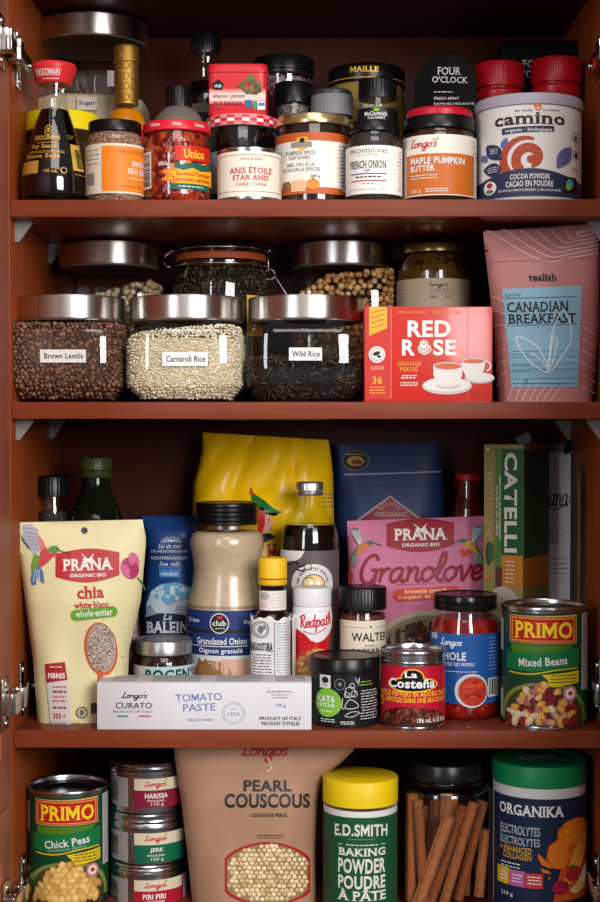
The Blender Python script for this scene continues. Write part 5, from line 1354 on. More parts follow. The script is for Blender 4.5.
# rimmer spice
it = It('spice_jar', 'rimming spice jar with ribbed black lid and cream label behind the matcha tin', 'jar', 338.5, 387, .085, S3, 640)
lathe(it, 'glass_body', [(0, None), (21, None), (23, 708), (23, 622), (22, 615), (20.5, 611)], PLAS, cap=False)
lathe(it, 'contents', [(0, None), (20, None), (22.2, 708), (22.2, 624), (21, 616), (0, 615)], M('#6b3a24', .7, 0, .25, 400))
ridged(it, 'lid', 23.6, 588.5, 611, BLK, 56, .25, 1.5)
lb = cyl(it, 23.1); lb.band(621, 690, M('#d6cab4', .5), -78, 120); lb.dash(342, 627, 366, 628.2, 1, GREYT, 1, .6); lb.ell(370.5, 627, 1, 1, INK, 1); lb.dash(375, 627, 384, 628.2, 1, GREYT, 1, .6)
lb.text('WALTER', 352, 633, 385, 641.5, INK, 2, 1); lb.dash(364, 645, 375, 646.4, 1, GREYT, 1, .8); lb.text('CAESAR RIM', 351, 649, 386, 655, INK, 2, .6, serif=True); lb.text('MYSTERY', 352, 658.5, 383, 665, INK, 2, 1)
lb.done('label', it.root)
# matcha tin
it = It('matcha_tin', 'squat black matcha tin with lime green oval and white doodles', 'tin', 310.5, 380, .01, S3, 695)
lathe(it, 'body', [(0, None), (33, None), (34, 727.5), (34, 674), (0, 674)], M('#101114', .35), segs=80); screwlid(it, 34.7, 659.5, 675, M('#0c0d10', .3))
lb = cyl(it, 34.1); LM = M('#72ac34', .5); DW = M('#c8c8c6', .5); DGY = M('#6a6c70', .5)
lb.rect(320.5, 676, 331, 689, DW, 1); lb.ell(325.7, 681, 3.3, 3.3, INK, 2); lb.dash(322, 685.5, 329.5, 687, 1, INK, 2, .7)
lb.ell(327.5, 703.5, 12, 14.5, LM, 1); lb.text('KAT6', 318.5, 696.5, 335, 703, WHITE, 2, .9); lb.text('MATCHA', 318, 704, 335.5, 708, WHITE, 2, .6); lb.dash(321, 711.5, 333, 713, 1, WHITE, 2, 1)
lb.ring(340, 684.5, 5, 5.5, .8, DGY, 1); lb.ell(340, 684.5, 2, 2.2, DGY, 1)
for (cx_, cy_, r_) in ((350, 692, 5), (352, 686, 2.5), (347, 695, 2.5), (354, 694, 3)): lb.ring(cx_, cy_, r_, r_*1.05, .6, DW, 1, n=14)
lb.stroke([(345, 707), (349, 700), (355, 702), (358, 707), (350, 709), (345, 707)], .7, DW, 1); lb.stroke([(343, 698), (342, 708), (345, 708)], .7, DW, 1); lb.stroke([(345, 716), (352, 712), (359, 713), (352, 717), (345, 716)], .6, DW, 1); lb.stroke([(355, 678), (357, 683), (359, 678), (358, 686)], .6, DW, 1)
lb.dash(359.5, 681, 372, 687, 2, LM, 1, 1); lb.dash(360, 690, 376, 721, 11, DW, 1, .8); lb.dash(321, 719, 335, 723.5, 2, DW, 1, .9); lb.dash(340, 721, 354, 725, 2, DW, 1, .9)
lb.done('label', it.root)
# navy bag
NV = M('#1f2f58', .45, 0, .06, 20, .12)
bag = Bag('granola_bag', 'navy blue bag with red diamond emblem behind the pink granola pouch', 'bag', [(443, 335.5), (729, 333)], [(443, 440), (500, 444), (729, 450)], (444.5, 442.5), 706, .25, .022, S3, [NV], wr=lambda a, t: .0015*math.sin(8*a+7*t), q=lambda t: min(1, .1+(1-t)/.3))
lb = bag.lab()
lb.ell(355.5, 460.5, 14, 10.5, M('#5a5a3a', .5), 1); lb.ell(355.5, 460.5, 12.5, 9.2, M('#18241c', .5), 2); lb.ell(355.5, 461, 8.5, 5, M('#a8823c', .5), 3); lb.ell(357, 462, 5.5, 2.6, M('#5c3a1c', .5), 4); lb.dash(347, 453.5, 364, 455, 1, M('#b8a05a', .5), 3, .9)
lb.stroke([(344, 474.5), (380, 473.8), (441.5, 471.5)], 1.5, M('#8a8e98', .4), 1, sm=False); lb.stroke([(338, 487), (442, 484)], .7, M('#18244a', .5), 1, sm=False)
MR = M('#7c1a2c', .45)
lb.poly([(390, 495.5), (426, 522), (390, 545), (354, 522)], M('#9a8c8c', .5), 1); lb.poly([(390, 497.5), (423, 522), (390, 543), (357, 522)], MR, 2)
for i in range(9): a = R_(20+140*i/8); lb.stroke([(390+7*math.cos(a), 511-5*math.sin(a)), (390+14*math.cos(a), 511-10*math.sin(a))], .7, M('#a08888', .5), 3, sm=False)
lb.text('ORGANIC', 375, 512, 407, 516.5, M('#a08888', .5), 3, .6)
lb.done('label', bag.root)
# granolove pouch
PKB = M('#c87292', .45, 0, .04, 20, .1)
bag = Bag('granola_pouch', 'pink granola pouch with two hummingbirds and large maroon script', 'pouch', [(520, 347), (600, 349.5), (729, 352)], [(516, 486), (560, 489), (729, 492)], (521, 516), 712, .182, .026, S3, [PKB], wr=lambda a, t: .0014*math.sin(9*a-5*t)*math.sin(PI*t))
lb = bag.lab(); MRN = M('#8a1a30', .45)
logo(lb, 386.5, 518.5, 454, 552, -.02, M('#96202f', .45), PW)
bird(lb, 349, 545, .68, 1, ('#c87440', '#3f7a4a', '#7a5a50', '#8a5a44'))
bird(lb, 484, 543, .68, -1, ('#d8a030', '#3f6a44', '#4a7a9a', '#5a8a4a'))
lb.script('Granolove', 361, 553, 482, 592, 3.3, MRN, 3, sl=.25, rot=2)
lb.text('CÉRÉALES GRANOLA CEREAL', 396, 582, 452, 584.5, M('#a05068', .5), 2, .4, rot=3)
gp = []
for a in range(90, 271, 15): gp.append((400+7*math.cos(R_(a)), 595-6.5*math.sin(R_(a))))
for a in range(-90, 91, 15): gp.append((453+7*math.cos(R_(a)), 592-6.5*math.sin(R_(a))))
lb.poly(gp, M('#c8402c', .45), 1); lb.text('brownie crunch', 405, 588.5, 447, 593, M('#e8c8a0', .5), 2, 1, rot=2); lb.text('croquant de brownie', 398, 594.5, 455, 599.5, M('#e8c8a0', .5), 2, 1, rot=2)
HR = M('#c83a2e', .45)
lb.poly([(463, 557), (460, 552), (460.5, 549), (463, 548.5), (465, 551), (468, 549.5), (471, 551), (470.5, 554)], HR, 2)
lb.poly([(348, 574), (352, 572), (353, 577), (350, 584), (348, 584)], HR, 2)
lb.ell(430, 660, 62, 50, M('#a89a84', .5), 1); lb.ell(430, 658, 55, 43, M('#7a6a54', .5), 2); lb.ell(430, 662, 52, 42, M('#3a2018', .5), 2)
for i in range(260):
    a, r = random.uniform(0, 6.28), random.random()**.5
    lb.ell(430+49*r*math.cos(a), 662+39*r*math.sin(a), random.uniform(2, 3.5), random.uniform(1, 2), M(random.choice(['#5a3424', '#2c1610', '#754a34', '#442418', '#8a5c42']), .5), 3, n=8, rot=random.uniform(0, 180))
lb.done('label', bag.root)
# red capped bottle at back
it = It('hot_pepper_bottle', 'dark red bottle with red cap between navy bag and pasta box', 'bottle', 451, 486, .215, S3, 560)
lathe(it, 'glass_body', [(0, None), (16, None), (17, 700), (17, 520), (15.5, 508), (12.5, 500), (11.6, 494), (11.6, 478)], GL, cap=False)
lathe(it, 'pepper_sauce', [(0, None), (15, None), (16.3, 700), (16.3, 520), (14.8, 509), (11.8, 500), (11, 494), (11, 482), (0, 482)], M('#5a100e', .3)); ridged(it, 'cap', 13, 473, 481, M('#a81420', .35), 30, .2)
# roasted peppers jar
it = It('pepper_jar', 'jar of whole roasted red peppers with blue label and black lid', 'jar', 430.5, 499.5, .046, S3, 660)
lathe(it, 'glass_body', [(0, None), (30, None), (33.5, 716), (34.4, 708), (34.4, 636), (33.5, 627), (30.5, 619), (29.5, 614), (29.5, 610)], GL, cap=False, ang=60)
lathe(it, 'peppers', [(0, None), (29, None), (32.5, 716), (33.5, 708), (33.5, 636), (32.5, 627), (29.8, 620.5), (0, 620)], speck('roasted_peppers', ['#5e0a08', '#8a140c', '#a81f10', '#7a0f0a', '#b83418'], 28, .12, .3, (1, 1, .5), smooth=True), ang=60)
screwlid(it, 32, 596.5, 612, M('#141012', .2), groove=1)
lb = cyl(it, 34.5); CB = M('#1c559c', .45); lb.band(634.5, 704, CB, -100, 100); lb.band(635, 641, M('#b8bcc4', .5), -72, -52, 1)
lb.script('Longos', 441.5, 639, 462, 649, 1.0, WHITE, 1); lb.text('WHOLE', 437, 652.5, 466, 661, WHITE, 1, 1.6)
lb.text('ROASTED RED PEPPERS', 440, 663, 474, 666.5, WHITE, 1, .5); lb.dash(440, 671, 478, 673, 1, WHITE, 1, .7)
lb.ell(472, 691, 16, 17, M('#d0d2d2', .5), 1); lb.ell(472.5, 691, 14.3, 15.3, M('#a8b0b4', .5), 2); lb.ell(473, 691.5, 13.5, 14.5, M('#b8321c', .5), 3)
for i in range(16):
    a, r = random.uniform(0, 6.28), random.random()**.5*.8; lb.ell(473+12*r*math.cos(a), 691.5+13*r*math.sin(a), random.uniform(3, 5), random.uniform(1.5, 2.5), M(random.choice(['#d04a26', '#9a2012', '#c43a1e']), .4), 4, n=10, rot=random.uniform(-40, 40))
lb.dash(487, 637, 497.5, 672, 10, M('#a8c0dc', .5), 1, .6); lb.rect(487.5, 679, 498, 698, WHITE, 1); lb.bars(488.5, 680, 497.5, 696, INK, 2)
lb.done('label', it.root)
# chipotle can
def can(it, y_top, y_bot, rimw=2.2, top='#8f8f94'):
    """steel can: rolled rims, recessed lid with rings"""
    hw = it.hw; k = it.k; R = hw*k; H = it.z(y_top, hw); rw = rimw*k
    pr = [(0, 0), (R-.004, 0), (R-.003, .001), (R, .0), (R+.0003, .0012), (R, .0028), (R-.0012, .0036), (R-.0012, H-.0036), (R, H-.0030), (R+.0003, H-.0014), (R-.0002, H), (R-.0016, H), (R-.0022, H-.001), (R-.0022, H-.005), (R-.006, H-.0052), (R-.007, H-.0044), (R-.0085, H-.0052), (R-.016, H-.0052), (R-.017, H-.0046), (R-.0185, H-.0052), (0, H-.0052)]
    bm = lathe_me(pr, 96); me = bpy.data.meshes.new('can_body'); bm.to_mesh(me); bm.free()
    o = link('can_body', me, [TIN], it.root); sharp(me, 35)
    return R-.0012
it = It('chipotle_can', 'small red can of peppers in adobo sauce at the shelf edge', 'can', 380, 446, .001, S3, 690)
rr = can(it, 652.5, 731)
lathe(it, 'bead', [(32.2, 665), (32.6, 663.8), (32.2, 662.6)], TIN, cap=False)
lb = cyl(it, rr/it.k+.05); CRD = M('#b41230', .4); lb.band(667, 728.2, CRD, -170, 170)
lb.ell(412.5, 685, 24, 7.6, M('#e8b81c', .5), 1); lb.ell(412.5, 678, 11.5, 9, M('#e8b81c', .5), 1); lb.ell(412.5, 685, 22.6, 6.4, BLK, 2); lb.ell(412.5, 678, 10.3, 7.8, BLK, 2)
lb.text('La', 405, 671.5, 417, 678, WHITE, 3, 2); lb.text('Costeña', 390, 679, 434, 688.5, WHITE, 3, 2)
lb.text('CHIPOTLE PEPPERS IN ADOBO SAUCE', 380.5, 691.5, 444.5, 697, M('#e8b020', .5), 2, 1.3); lb.text('CHILES CHIPOTLES DANS UNE SAUCE ADOBO', 380.5, 698, 444.5, 703, M('#e8b020', .5), 2, 1.3)
lb.ell(412, 719, 29, 10.5, M('#3a1410', .5), 2, 0, 180); lb.rect(383, 718.8, 441, 727.5, M('#3a1410', .5), 2)
for i in range(120):
    a, r = random.uniform(0, PI), random.random()**.5; lb.ell(412+28*r*math.cos(a)*1, min(726, 722-13*r*math.sin(a)), random.uniform(2, 4), random.uniform(1.2, 2.2), M(random.choice(['#4a1c14', '#6a2c1e', '#84402c', '#32100c', '#5a241a']), .35), 3, n=8, rot=random.uniform(0, 180))
lb.text('186 mL 6.55 fl oz', 417, 718, 443, 723, WHITE, 5, .8)
lb.ring(382.5, 704, 2.5, 3.5, .8, M('#e8b020', .5), 3)
lb.done('label', it.root)
# primo cans
def primo(it, yt, yb, kind):
    rr = can(it, yt, yb); hw = rr/it.k+.05; lb = cyl(it, hw)
    dx, dy, f = it.mid-544.5, yt-608.5, it.hw/43.5
    X = lambda x: it.mid+(x-544.5)*f
    Yy = lambda y: yt+(y-608.5)*f
    G0, G1, YL, RD_ = M('#0d4228', .4), M('#12703c', .4), M('#d8bc18', .45), M('#b81c1c', .4)
    lb.band(Yy(614), min(Yy(725.5), 917), G0, -170, 170)
    if kind == 'beans': base = 728
    lb.poly([(X(512), Yy(616.8)), (X(575), Yy(615.5)), (X(575), Yy(618)), (X(512), Yy(619))], YL, 1)
    lb.rect(X(511), Yy(616.5), X(575), Yy(644), M('#c9a08a', .5), 2); lb.rect(X(511.8), Yy(617.3), X(574.2), Yy(643.2), RD_, 3); lb.rect(X(513), Yy(618.5), X(573), Yy(642), M('#d8a828', .5), 4); lb.rect(X(514), Yy(619.5), X(572), Yy(641), RD_, 5)
    lb.text('PRIMO', X(516), Yy(623), X(570.5), Yy(638), M('#f0cf20', .4), 7, 1.5, serif=True, grow=.25)
    lb.poly([(X(512), Yy(645)), (X(573), Yy(645)), (X(568), Yy(650)), (X(540), Yy(654.5)), (X(513), Yy(654))], M('#4a7a1c', .4), 1)
    lb.poly([(X(508), Yy(654)), (X(540), Yy(653)), (X(577), Yy(648)), (X(577), Yy(667)), (X(560), Yy(669.5)), (X(530), Yy(672.5)), (X(508), Yy(672))], G1, 2)
    lb.stroke([(X(511), Yy(674.5)), (X(530), Yy(675)), (X(555), Yy(670.5)), (X(576), Yy(669))], 1.3, YL, 3)
    t = 'Mixed Beans' if kind == 'beans' else 'Chick Peas'
    lb.text(t, X(520), Yy(658), X(566), Yy(666.5), WHITE, 4, 1.1, rot=4 if kind == 'beans' else 7)
    if kind != 'beans': lb.text('Garbanzo Beans', X(523), Yy(667), X(562), Yy(670.5), M('#7fa890', .5), 4, .4, rot=7)
    lb.poly([(X(542), Yy(675)), (X(577), Yy(671.5)), (X(577), Yy(684)), (X(544), Yy(688)), (X(548), Yy(681))], YL, 4); lb.dash(X(550), Yy(674), X(575), Yy(684), 3, INK, 5, 1)
    lb.ell(X(543), Yy(724), 40*f, 41*f, M('#7c8640', .45), 2, 0, 180); lb.ell(X(543), Yy(724), 37.5*f, 38*f, M('#39441c', .45), 3, 0, 180)
    n = 0
    cols = ['#6e1a24', '#c08c38', '#b08068', '#c4ac8c', '#861f28', '#96584e', '#c89a48', '#581822'] if kind == 'beans' else ['#c49a54', '#d4ae68', '#b58845', '#cda45c']
    hi = {c: M('#%02x%02x%02x' % tuple(min(255, int(int(c[i:i+2], 16)*1.12)+6) for i in (1, 3, 5)), .35) for c in cols}
    pts = []
    for row in range(7):
        y = 686+row*6
        for c in range(14):
            x = 504+c*6.9+(row % 2)*3.4
            if ((x-543)/33)**2+((724-y)/39)**2 < 1 and y < 724: pts.append((x+random.uniform(-1.3, 1.3), y+random.uniform(-1, 1)))
    for x, y in pts:
        c = random.choice(cols); rx, ry = (random.uniform(4, 6.6), random.uniform(3.3, 4.3)) if kind == 'beans' else (4.7, 4.3)
        ro = random.uniform(0, 180); sgn = 1 if kind == 'beans' else 0
        if Yy(y) > 912: continue
        lb.ell(X(x), Yy(y), rx*f+.6, ry*f+.6, M('#4a2a18', .5), 4, n=14, rot=ro); lb.ell(X(x), Yy(y), rx*f, ry*f, M(c, .35), 5, n=14, rot=ro); lb.ell(X(x-.4), Yy(y-.7), rx*.62*f, ry*.55*f, hi[c], 6, n=12, rot=ro)
    lb.ell(X(568.5), Yy(694), 6.3*f, 7.8*f, M('#b8787c', .5), 7); lb.ell(X(568.5), Yy(694), 4.4*f, 5.4*f, M('#e4d8d0', .5), 8)
    mp = [(0, -4), (1, -2.2), (2.6, -2.6), (2.2, -.4), (3.4, .4), (1.4, 2), (.3, 2.2), (.2, 3.4), (-.2, 3.4), (-.3, 2.2), (-1.4, 2), (-3.4, .4), (-2.2, -.4), (-2.6, -2.6), (-1, -2.2)]
    lb.poly([(X(568.5+a*.8), Yy(694+b*.8)) for a, b in mp], M('#c01c24', .5), 9)
    lb.rect(X(502.2), Yy(622), X(505), Yy(655), M('#a8b0ac', .5), 1); lb.rect(X(502.3), Yy(694), X(505), Yy(722), M('#a8b0ac', .5), 1)
    lb.rect(X(579.5), Yy(615), X(585.3), Yy(692), M('#b8b4b4', .5), 1); lb.dash(X(580), Yy(617), X(585), Yy(690), 26, INK, 2, .6)
    if kind == 'beans': lb.text('796 mL', X(520), Yy(713), X(541), Yy(718), WHITE, 10, .6)
    lb.done('label', it.root)
it = It('bean_can', 'large green can of mixed beans on the right end of the third shelf', 'can', 501, 588, .002, S3, 665, group='big green cans')
primo(it, 608.5, 729, 'beans')
# pasta box, turned on its corner
def rbox(name, label, cat, pxc, pyt, Yc, a, b, th, base, mat, parts=None):
    """upright carton: front corner at pixel column pxc and depth Yc; a wide to the left, b deep to the right"""
    p = P(pxc, 560, Yc); H = P(pxc, pyt, Yc).z-base
    root = empty(name, (p.x, p.y, base), label, cat); root.rotation_euler.z = th
    return root, H
root, H = rbox('pasta_box', 'tall green and khaki pasta box turned so one corner faces out', 'box', 523, 444.5, .10, 0, 0, R_(-29), S3, None)
# local frame: left face runs along -x, right face runs along +y
a_, b_ = .045, .080
KH = M('#857446', .5, 0, .05, 40)
# rotate so that the left face recedes to the left and the right face recedes to the right
boxes('carton', [(-a_, 0, 0, b_, 0, H)], [KH], root, .0005)
pxL = lambda px: (px-523)/40*a_   # 483..523 -> -a..0
zz = lambda py: P(523, py, .10).z-S3
lb = Lab(pxL, zz, lambda u, v, h: (u, -h, v), off=.0002)
GD, GM, GO = M('#0f4a2a', .45), M('#48682a', .45), M('#b06c1c', .45)
lb.rect(494.5, 449, 501, 568, GM, 1); lb.rect(501, 449, 523, 556, GD, 1); lb.rect(502, 556, 523, 588, GO, 1); lb.rect(495, 568, 502, 588, M('#4a2a1c', .5), 1)
PWh = M('#c9c4b8', .5); PG = M('#a89870', .5)
lb.text('FETTUCCINE', 486, 472, 491, 540, PG, 3, .4, serif=True, rot=-90); lb.text('CATELLI', 504, 453, 517, 553, PWh, 3, 2.2, rot=-90)
lb.text('SMOOTH SUPERGREENS', 498.5, 476, 500.5, 540, PWh, 3, .6, rot=-90); lb.text('SOURCE OF FIBRE', 495.7, 486, 497.7, 536, PWh, 3, .6, rot=-90)
lb.dash(505, 560, 515, 585, 6, PWh, 3, 1)
lb.ell(488, 555, 3.2, 12, M('#26401c', .5), 2); lb.ell(491, 553, 3, 10, M('#37552a', .5), 3); lb.ell(488, 578, 3.5, 2.2, M('#b8622a', .5), 3, rot=40); lb.ell(487, 449.5, 1, 2, PWh, 2)
lb.ell(503.5, 605, 15.5, 17.5, M('#a89a92', .5), 4)
for i in range(12): lb.ring(random.uniform(492, 516), random.uniform(600, 612), 4, 2.5, 1, M('#9a8448', .5), 5, n=12)
lb.rect(483.5, 445, 484.2, 700, M('#a49260', .5), 1); lb.done('front_print', root)
zr = lambda py: P(540, py, .13).z-S3
lb = Lab(lambda px: (px-523)/26*b_, zr, lambda u, v, h: (h, u, v), off=.0002)
lb.rect(523.6, 450, 548.5, 556.5, GD, 1); lb.rect(523.6, 556.5, 548.5, 586, GO, 1); lb.rect(523.3, 450, 523.7, 700, M('#a49260', .5), 2); lb.done('side_print', root)
# white pasta bag
root = empty('pasta_bag', (P(562, 560, .20).x, .20, S3), 'narrow white pasta bag with cursive name and navy folded top beside the pasta box', 'bag')
kx = 1.7/FPX; X0 = (543-562)*kx; X1 = (573-562)*kx; Ht = P(562, 450, .20).z-S3
boxes('bag_body', [(X0, X1, 0, .045, 0, Ht)], [M('#cac6cc', .5, 0, .04, 40)], root, .003)
lb = Lab(lambda px: (px-562)*kx, lambda py: P(562, py, .20).z-S3, lambda u, v, h: (u, -h, v), off=.0002)
lb.script('ana', 549, 494, 568, 506, 1.3, INK, 1); lb.stroke([(549, 509), (558, 509), (567, 504), (570, 498), (566, 496.5)], .8, INK, 1)
lb.text('ALLA', 549, 532, 559, 537, M('#4a4650', .5), 1, .6, serif=True); lb.text('UOVO', 549, 539, 559, 544, M('#4a4650', .5), 1, .6, serif=True); lb.dash(549, 546, 560, 548, 1, GREYT, 1, .6)
lb.rect(549, 528, 563, 528.5, GREYT, 1); lb.rect(549, 582, 568, 582.5, GREYT, 1); lb.dash(549, 556, 567, 576, 4, M('#5a5660', .5), 1, 1); lb.text('LFT', 549, 589, 555, 594, GREYT, 1, .6)
lb.rect(570, 452, 573.5, 700, M('#1a2440', .5), 2); lb.done('front_print', root)
def fin(name, pts, mats, root):
    """crimped, folded top made from thin film with real thickness"""
    vs = [Vector(p) for p in pts]; bm = bmesh.new(); n = len(vs)//2
    A = [bm.verts.new(v) for v in vs[:n]]; B = [bm.verts.new(v) for v in vs[n:]]
    for i in range(n-1):
        f = bm.faces.new((A[i], A[i+1], B[i+1], B[i])); f.material_index = i % len(mats)
    me = bpy.data.meshes.new(name); bm.to_mesh(me); bm.free()
    o = link(name, me, mats, root, False); m = o.modifiers.new('film', 'SOLIDIFY'); m.thickness = .0012
NVF = M('#141c34', .4); LF = M('#9a9cb0', .45)
fin('folded_top', [(X0-.046, .0, Ht+.014), (X0-.022, -.004, Ht+.001), (X0-.014, -.004, Ht+.014), (X0+.010, -.006, Ht-.001), (X1-.012, -.010, Ht-.004), (X1+.010, .0, Ht+.010),
                   (X0-.050, .02, Ht+.020), (X0-.030, .02, Ht+.012), (X0-.016, .02, Ht+.021), (X0+.008, .02, Ht+.005), (X1-.008, .016, Ht+.008), (X1+.012, .02, Ht+.020)], [NVF, LF], root)
# navy and kraft packets on the right
def slab(name, label, cat, x0, x1, Y, d, pyt, mat, lean=0, rot=0):
    k = (1.5+Y)/FPX; mid = (x0+x1)/2; H = P(mid, pyt, Y).z-S3; w = (x1-x0)*k/2
    root = empty(name, (P(mid, 580, Y).x, Y, S3), label, cat); root.rotation_euler.y = lean
    bm = bmesh.new(); N = 14; F = []
    for j in range(N+1):
        t = j/N; e = (1-abs(2*t-1)**6)**.5; r = []
        for a in range(16):
            c, s_ = math.cos(2*PI*a/16), math.sin(2*PI*a/16); q = superr(2*PI*a/16, 4)
            r.append(bm.verts.new((w*c*q*(.9+.1*e), d/2*s_*q*max(.12, e if t > .5 else .9), H*t)))
        F.append(r)
    for p_, q_ in zip(F, F[1:]):
        for a in range(16): bm.faces.new((p_[a], p_[(a+1) % 16], q_[(a+1) % 16], q_[a]))
    bm.faces.new(F[0]); bm.faces.new(F[-1]); bmesh.ops.recalc_face_normals(bm, faces=bm.faces)
    me = bpy.data.meshes.new('packet'); bm.to_mesh(me); bm.free(); o = link('packet', me, [mat], root)
    return root
slab('snack_packet', 'thin dark navy packet standing against the right cabinet wall', 'packet', 576.5, 588, .19, .06, 434, M('#10182c', .4, 0, .1, 30, .2))
slab('snack_packet', 'narrow brown kraft packet between the white pasta bag and navy packet', 'packet', 574.5, 579.5, .125, .03, 462, M('#5a3a20', .55, 0, .15, 60, .2))

# ================================================================== BOTTOM SHELF
it = It('bean_can', 'large green chickpea can on the left of the bottom shelf', 'can', 28, 109, .036, S4, 840, group='big green cans')
primo(it, 793, 917, 'peas')
# three spice tins in a stack
zs = S4
def tin(y0, y1, lidy, txt, col, wt, label, base, lip):
    it = It('spice_tin', label, 'tin', 110, 188, .056, base, (y0+y1)/2, group='stacked silver spice tins')
    hw = it.hw; k = it.k; R = hw*k; H = it.z(y0, hw); hl = it.z(lidy, hw)
    pr = [(0, 0), (R-.003, 0), (R-.001, .001), (R-.001, hl-.001), (0, hl-.001)]
    bm = lathe_me(pr, 80); me = bpy.data.meshes.new('body'); bm.to_mesh(me); bm.free(); link('body', me, [TIN], it.root); sharp(me, 35)
    p2 = [(0, hl-.0005), (R, hl-.0005), (R+.0006, hl), (R+.0006, hl+(H-hl)*.25), (R-.0004, hl+(H-hl)*.35), (R+.0004, hl+(H-hl)*.5), (R-.0004, hl+(H-hl)*.65), (R+.0004, H-.002), (R-.0006, H-.0005), (R-.002, H), (R-.003, H), (R-.0036, H-.0012), (0, H-.0012)]
    bm = lathe_me(p2, 80); me = bpy.data.meshes.new('lid'); bm.to_mesh(me); bm.free(); link('lid', me, [TIN], it.root); sharp(me, 35)
    lb = cyl(it, hw-.9); C = M(col, .45); u = (y1-lidy)
    ya, yb = lidy+3.5, y1-3
    lb.band(ya, yb, M('#9a9694', .5), -78, -32); lb.bars(112, ya+5, 119, yb-4, INK, 1, False)
    lb.band(ya, yb, M('#d6c8ae', .5), -22, 62); lb.band(891.5 if txt == 'PIRI PIRI' else ya+(yb-ya)*.40, yb, C, -22, 62, 1)
    lb.script("Longos", 145, ya+2.5, 166, ya+10, .9, M('#b8232c', .5), 2); lb.poly([(163, ya+3.5), (166, ya), (166.5, ya+2.5)], M('#7aa83a', .5), 2)
    yy = ya+(yb-ya)*.40
    if txt == 'PIRI PIRI': yy = 891.5
    lb.text(txt, wt[0], yy+3, wt[1], yy+8.2, WHITE, 2, 1.8); lb.text('SPICE BLEND', 147, yy+9.6, 164, yy+11.6, WHITE, 2, .8)
    if yy+14 < 905:
        pass
    if yy+19 < 905: lb.text({'HARISSA': '110 g', 'JERK': '120 g'}.get(txt, '115 g'), 151, yb-5, 163, yb-1.2, WHITE, 2, .4)
    if txt == 'PIRI PIRI': lb.rect(181, ya-1, 186, yb, C, 2); lb.bars(182, ya, 185.5, yb-2, WHITE, 3, False)
    lb.done('label', it.root)
    return base+H
b0 = tin(866, 918, 877, 'PIRI PIRI', '#a8182c', (143, 165), 'piri piri spice tin with bright red label, lowest of the stacked silver tins', S4, 0)
b1 = tin(815, 866, 830, 'JERK', '#0d6144', (150, 163), 'jerk spice tin with green label, middle of the stacked silver tins', b0, 0)
b2 = tin(764, 811, 775.5, 'HARISSA', '#831634', (145, 167), 'harissa spice tin with dark plum label, topmost of the stacked silver tins', b1, 0)
# couscous bag
KR = M('#a07a60', .6, 0, .05, 60, .12)
bag = Bag('couscous_bag', 'big brown kraft bag of pearl couscous with red rimmed window', 'bag', [(735, 172), (760, 175), (800, 181), (850, 187), (918, 194)], [(735, 357), (750, 354), (762, 342), (774, 327), (786, 320), (800, 317), (850, 315), (918, 316)], (734, 734), 920, .060, .030, S4, [KR],
   wr=lambda a, t: .0022*math.sin(6*a+5*t)*math.sin(PI*t)+.0012*math.sin(15*a-9*t), q=lambda t: min(1, .25+((1-t)/.5))**.8)
# its top lies just under the shelf above
lb = bag.lab(); CI = M('#262628', .55)
lb.script('Longos', 242, 742, 288, 762, 2.0, M('#9c2026', .5), 2)
lb.text('PEARL', 243.5, 780, 291.5, 791.5, CI, 2, 2.6); lb.text('COUSCOUS', 224.5, 793.5, 310, 808, CI, 2, 2.6); lb.text('COUSCOUS PERLÉ', 250, 812.5, 287, 817, CI, 2, 1); lb.dash(256, 834, 283, 839, 2, CI, 2, .9)
WRD = M('#a4141c', .5)
def win(o):
    p = []
    for i in range(17):
        t = i/16; x = 225-o+(310-225+2*o)*t; p.append((x, 858-o-(858-842)*math.sin(PI*t)**.7))
    for i in range(17):
        t = 1-i/16; x = 225-o+(310-225+2*o)*t; p.append((x, 892+o+14*math.sin(PI*t)**.7))
    return p
lb.poly(win(0), WRD, 1); lb.poly(win(-2.2), M('#8a7450', .6), 2)
lb.stroke([(268, 757), (271, 768), (267, 771)], 1.2, M('#c8b8a8', .3), 3)
lb.done('label', bag.root)
wp = win(-3.6)
def inside(x, y):
    c = False; j = len(wp)-1
    for i in range(len(wp)):
        if (wp[i][1] > y) != (wp[j][1] > y) and x < (wp[j][0]-wp[i][0])*(y-wp[i][1])/(wp[j][1]-wp[i][1])+wp[i][0]: c = not c
        j = i
    return c
pts = []; y = 842; row = 0
while y < 908:
    x = 224+(row % 2)*2.5
    while x < 312:
        a, b = x+random.uniform(-.6, .6), y+random.uniform(-.6, .6)
        if inside(a, b): pts.append(bag.pt(a, b, .0008))
        x += 5
    y += 4.4; row += 1
grains('couscous_pearls', pts, (.00255, .0015, .00255), [M(h, .55) for h in ('#cbb183', '#d8c096', '#bfa272', '#e0cba6')], (0, 0, 0), None, None, parent=bag.root, upright=.01, jit=.08, sub=2)
for o_ in list(bag.root.children):
    if o_.name.startswith('couscous_pearls'): o_['label'] = 'pale pearls showing in the window'
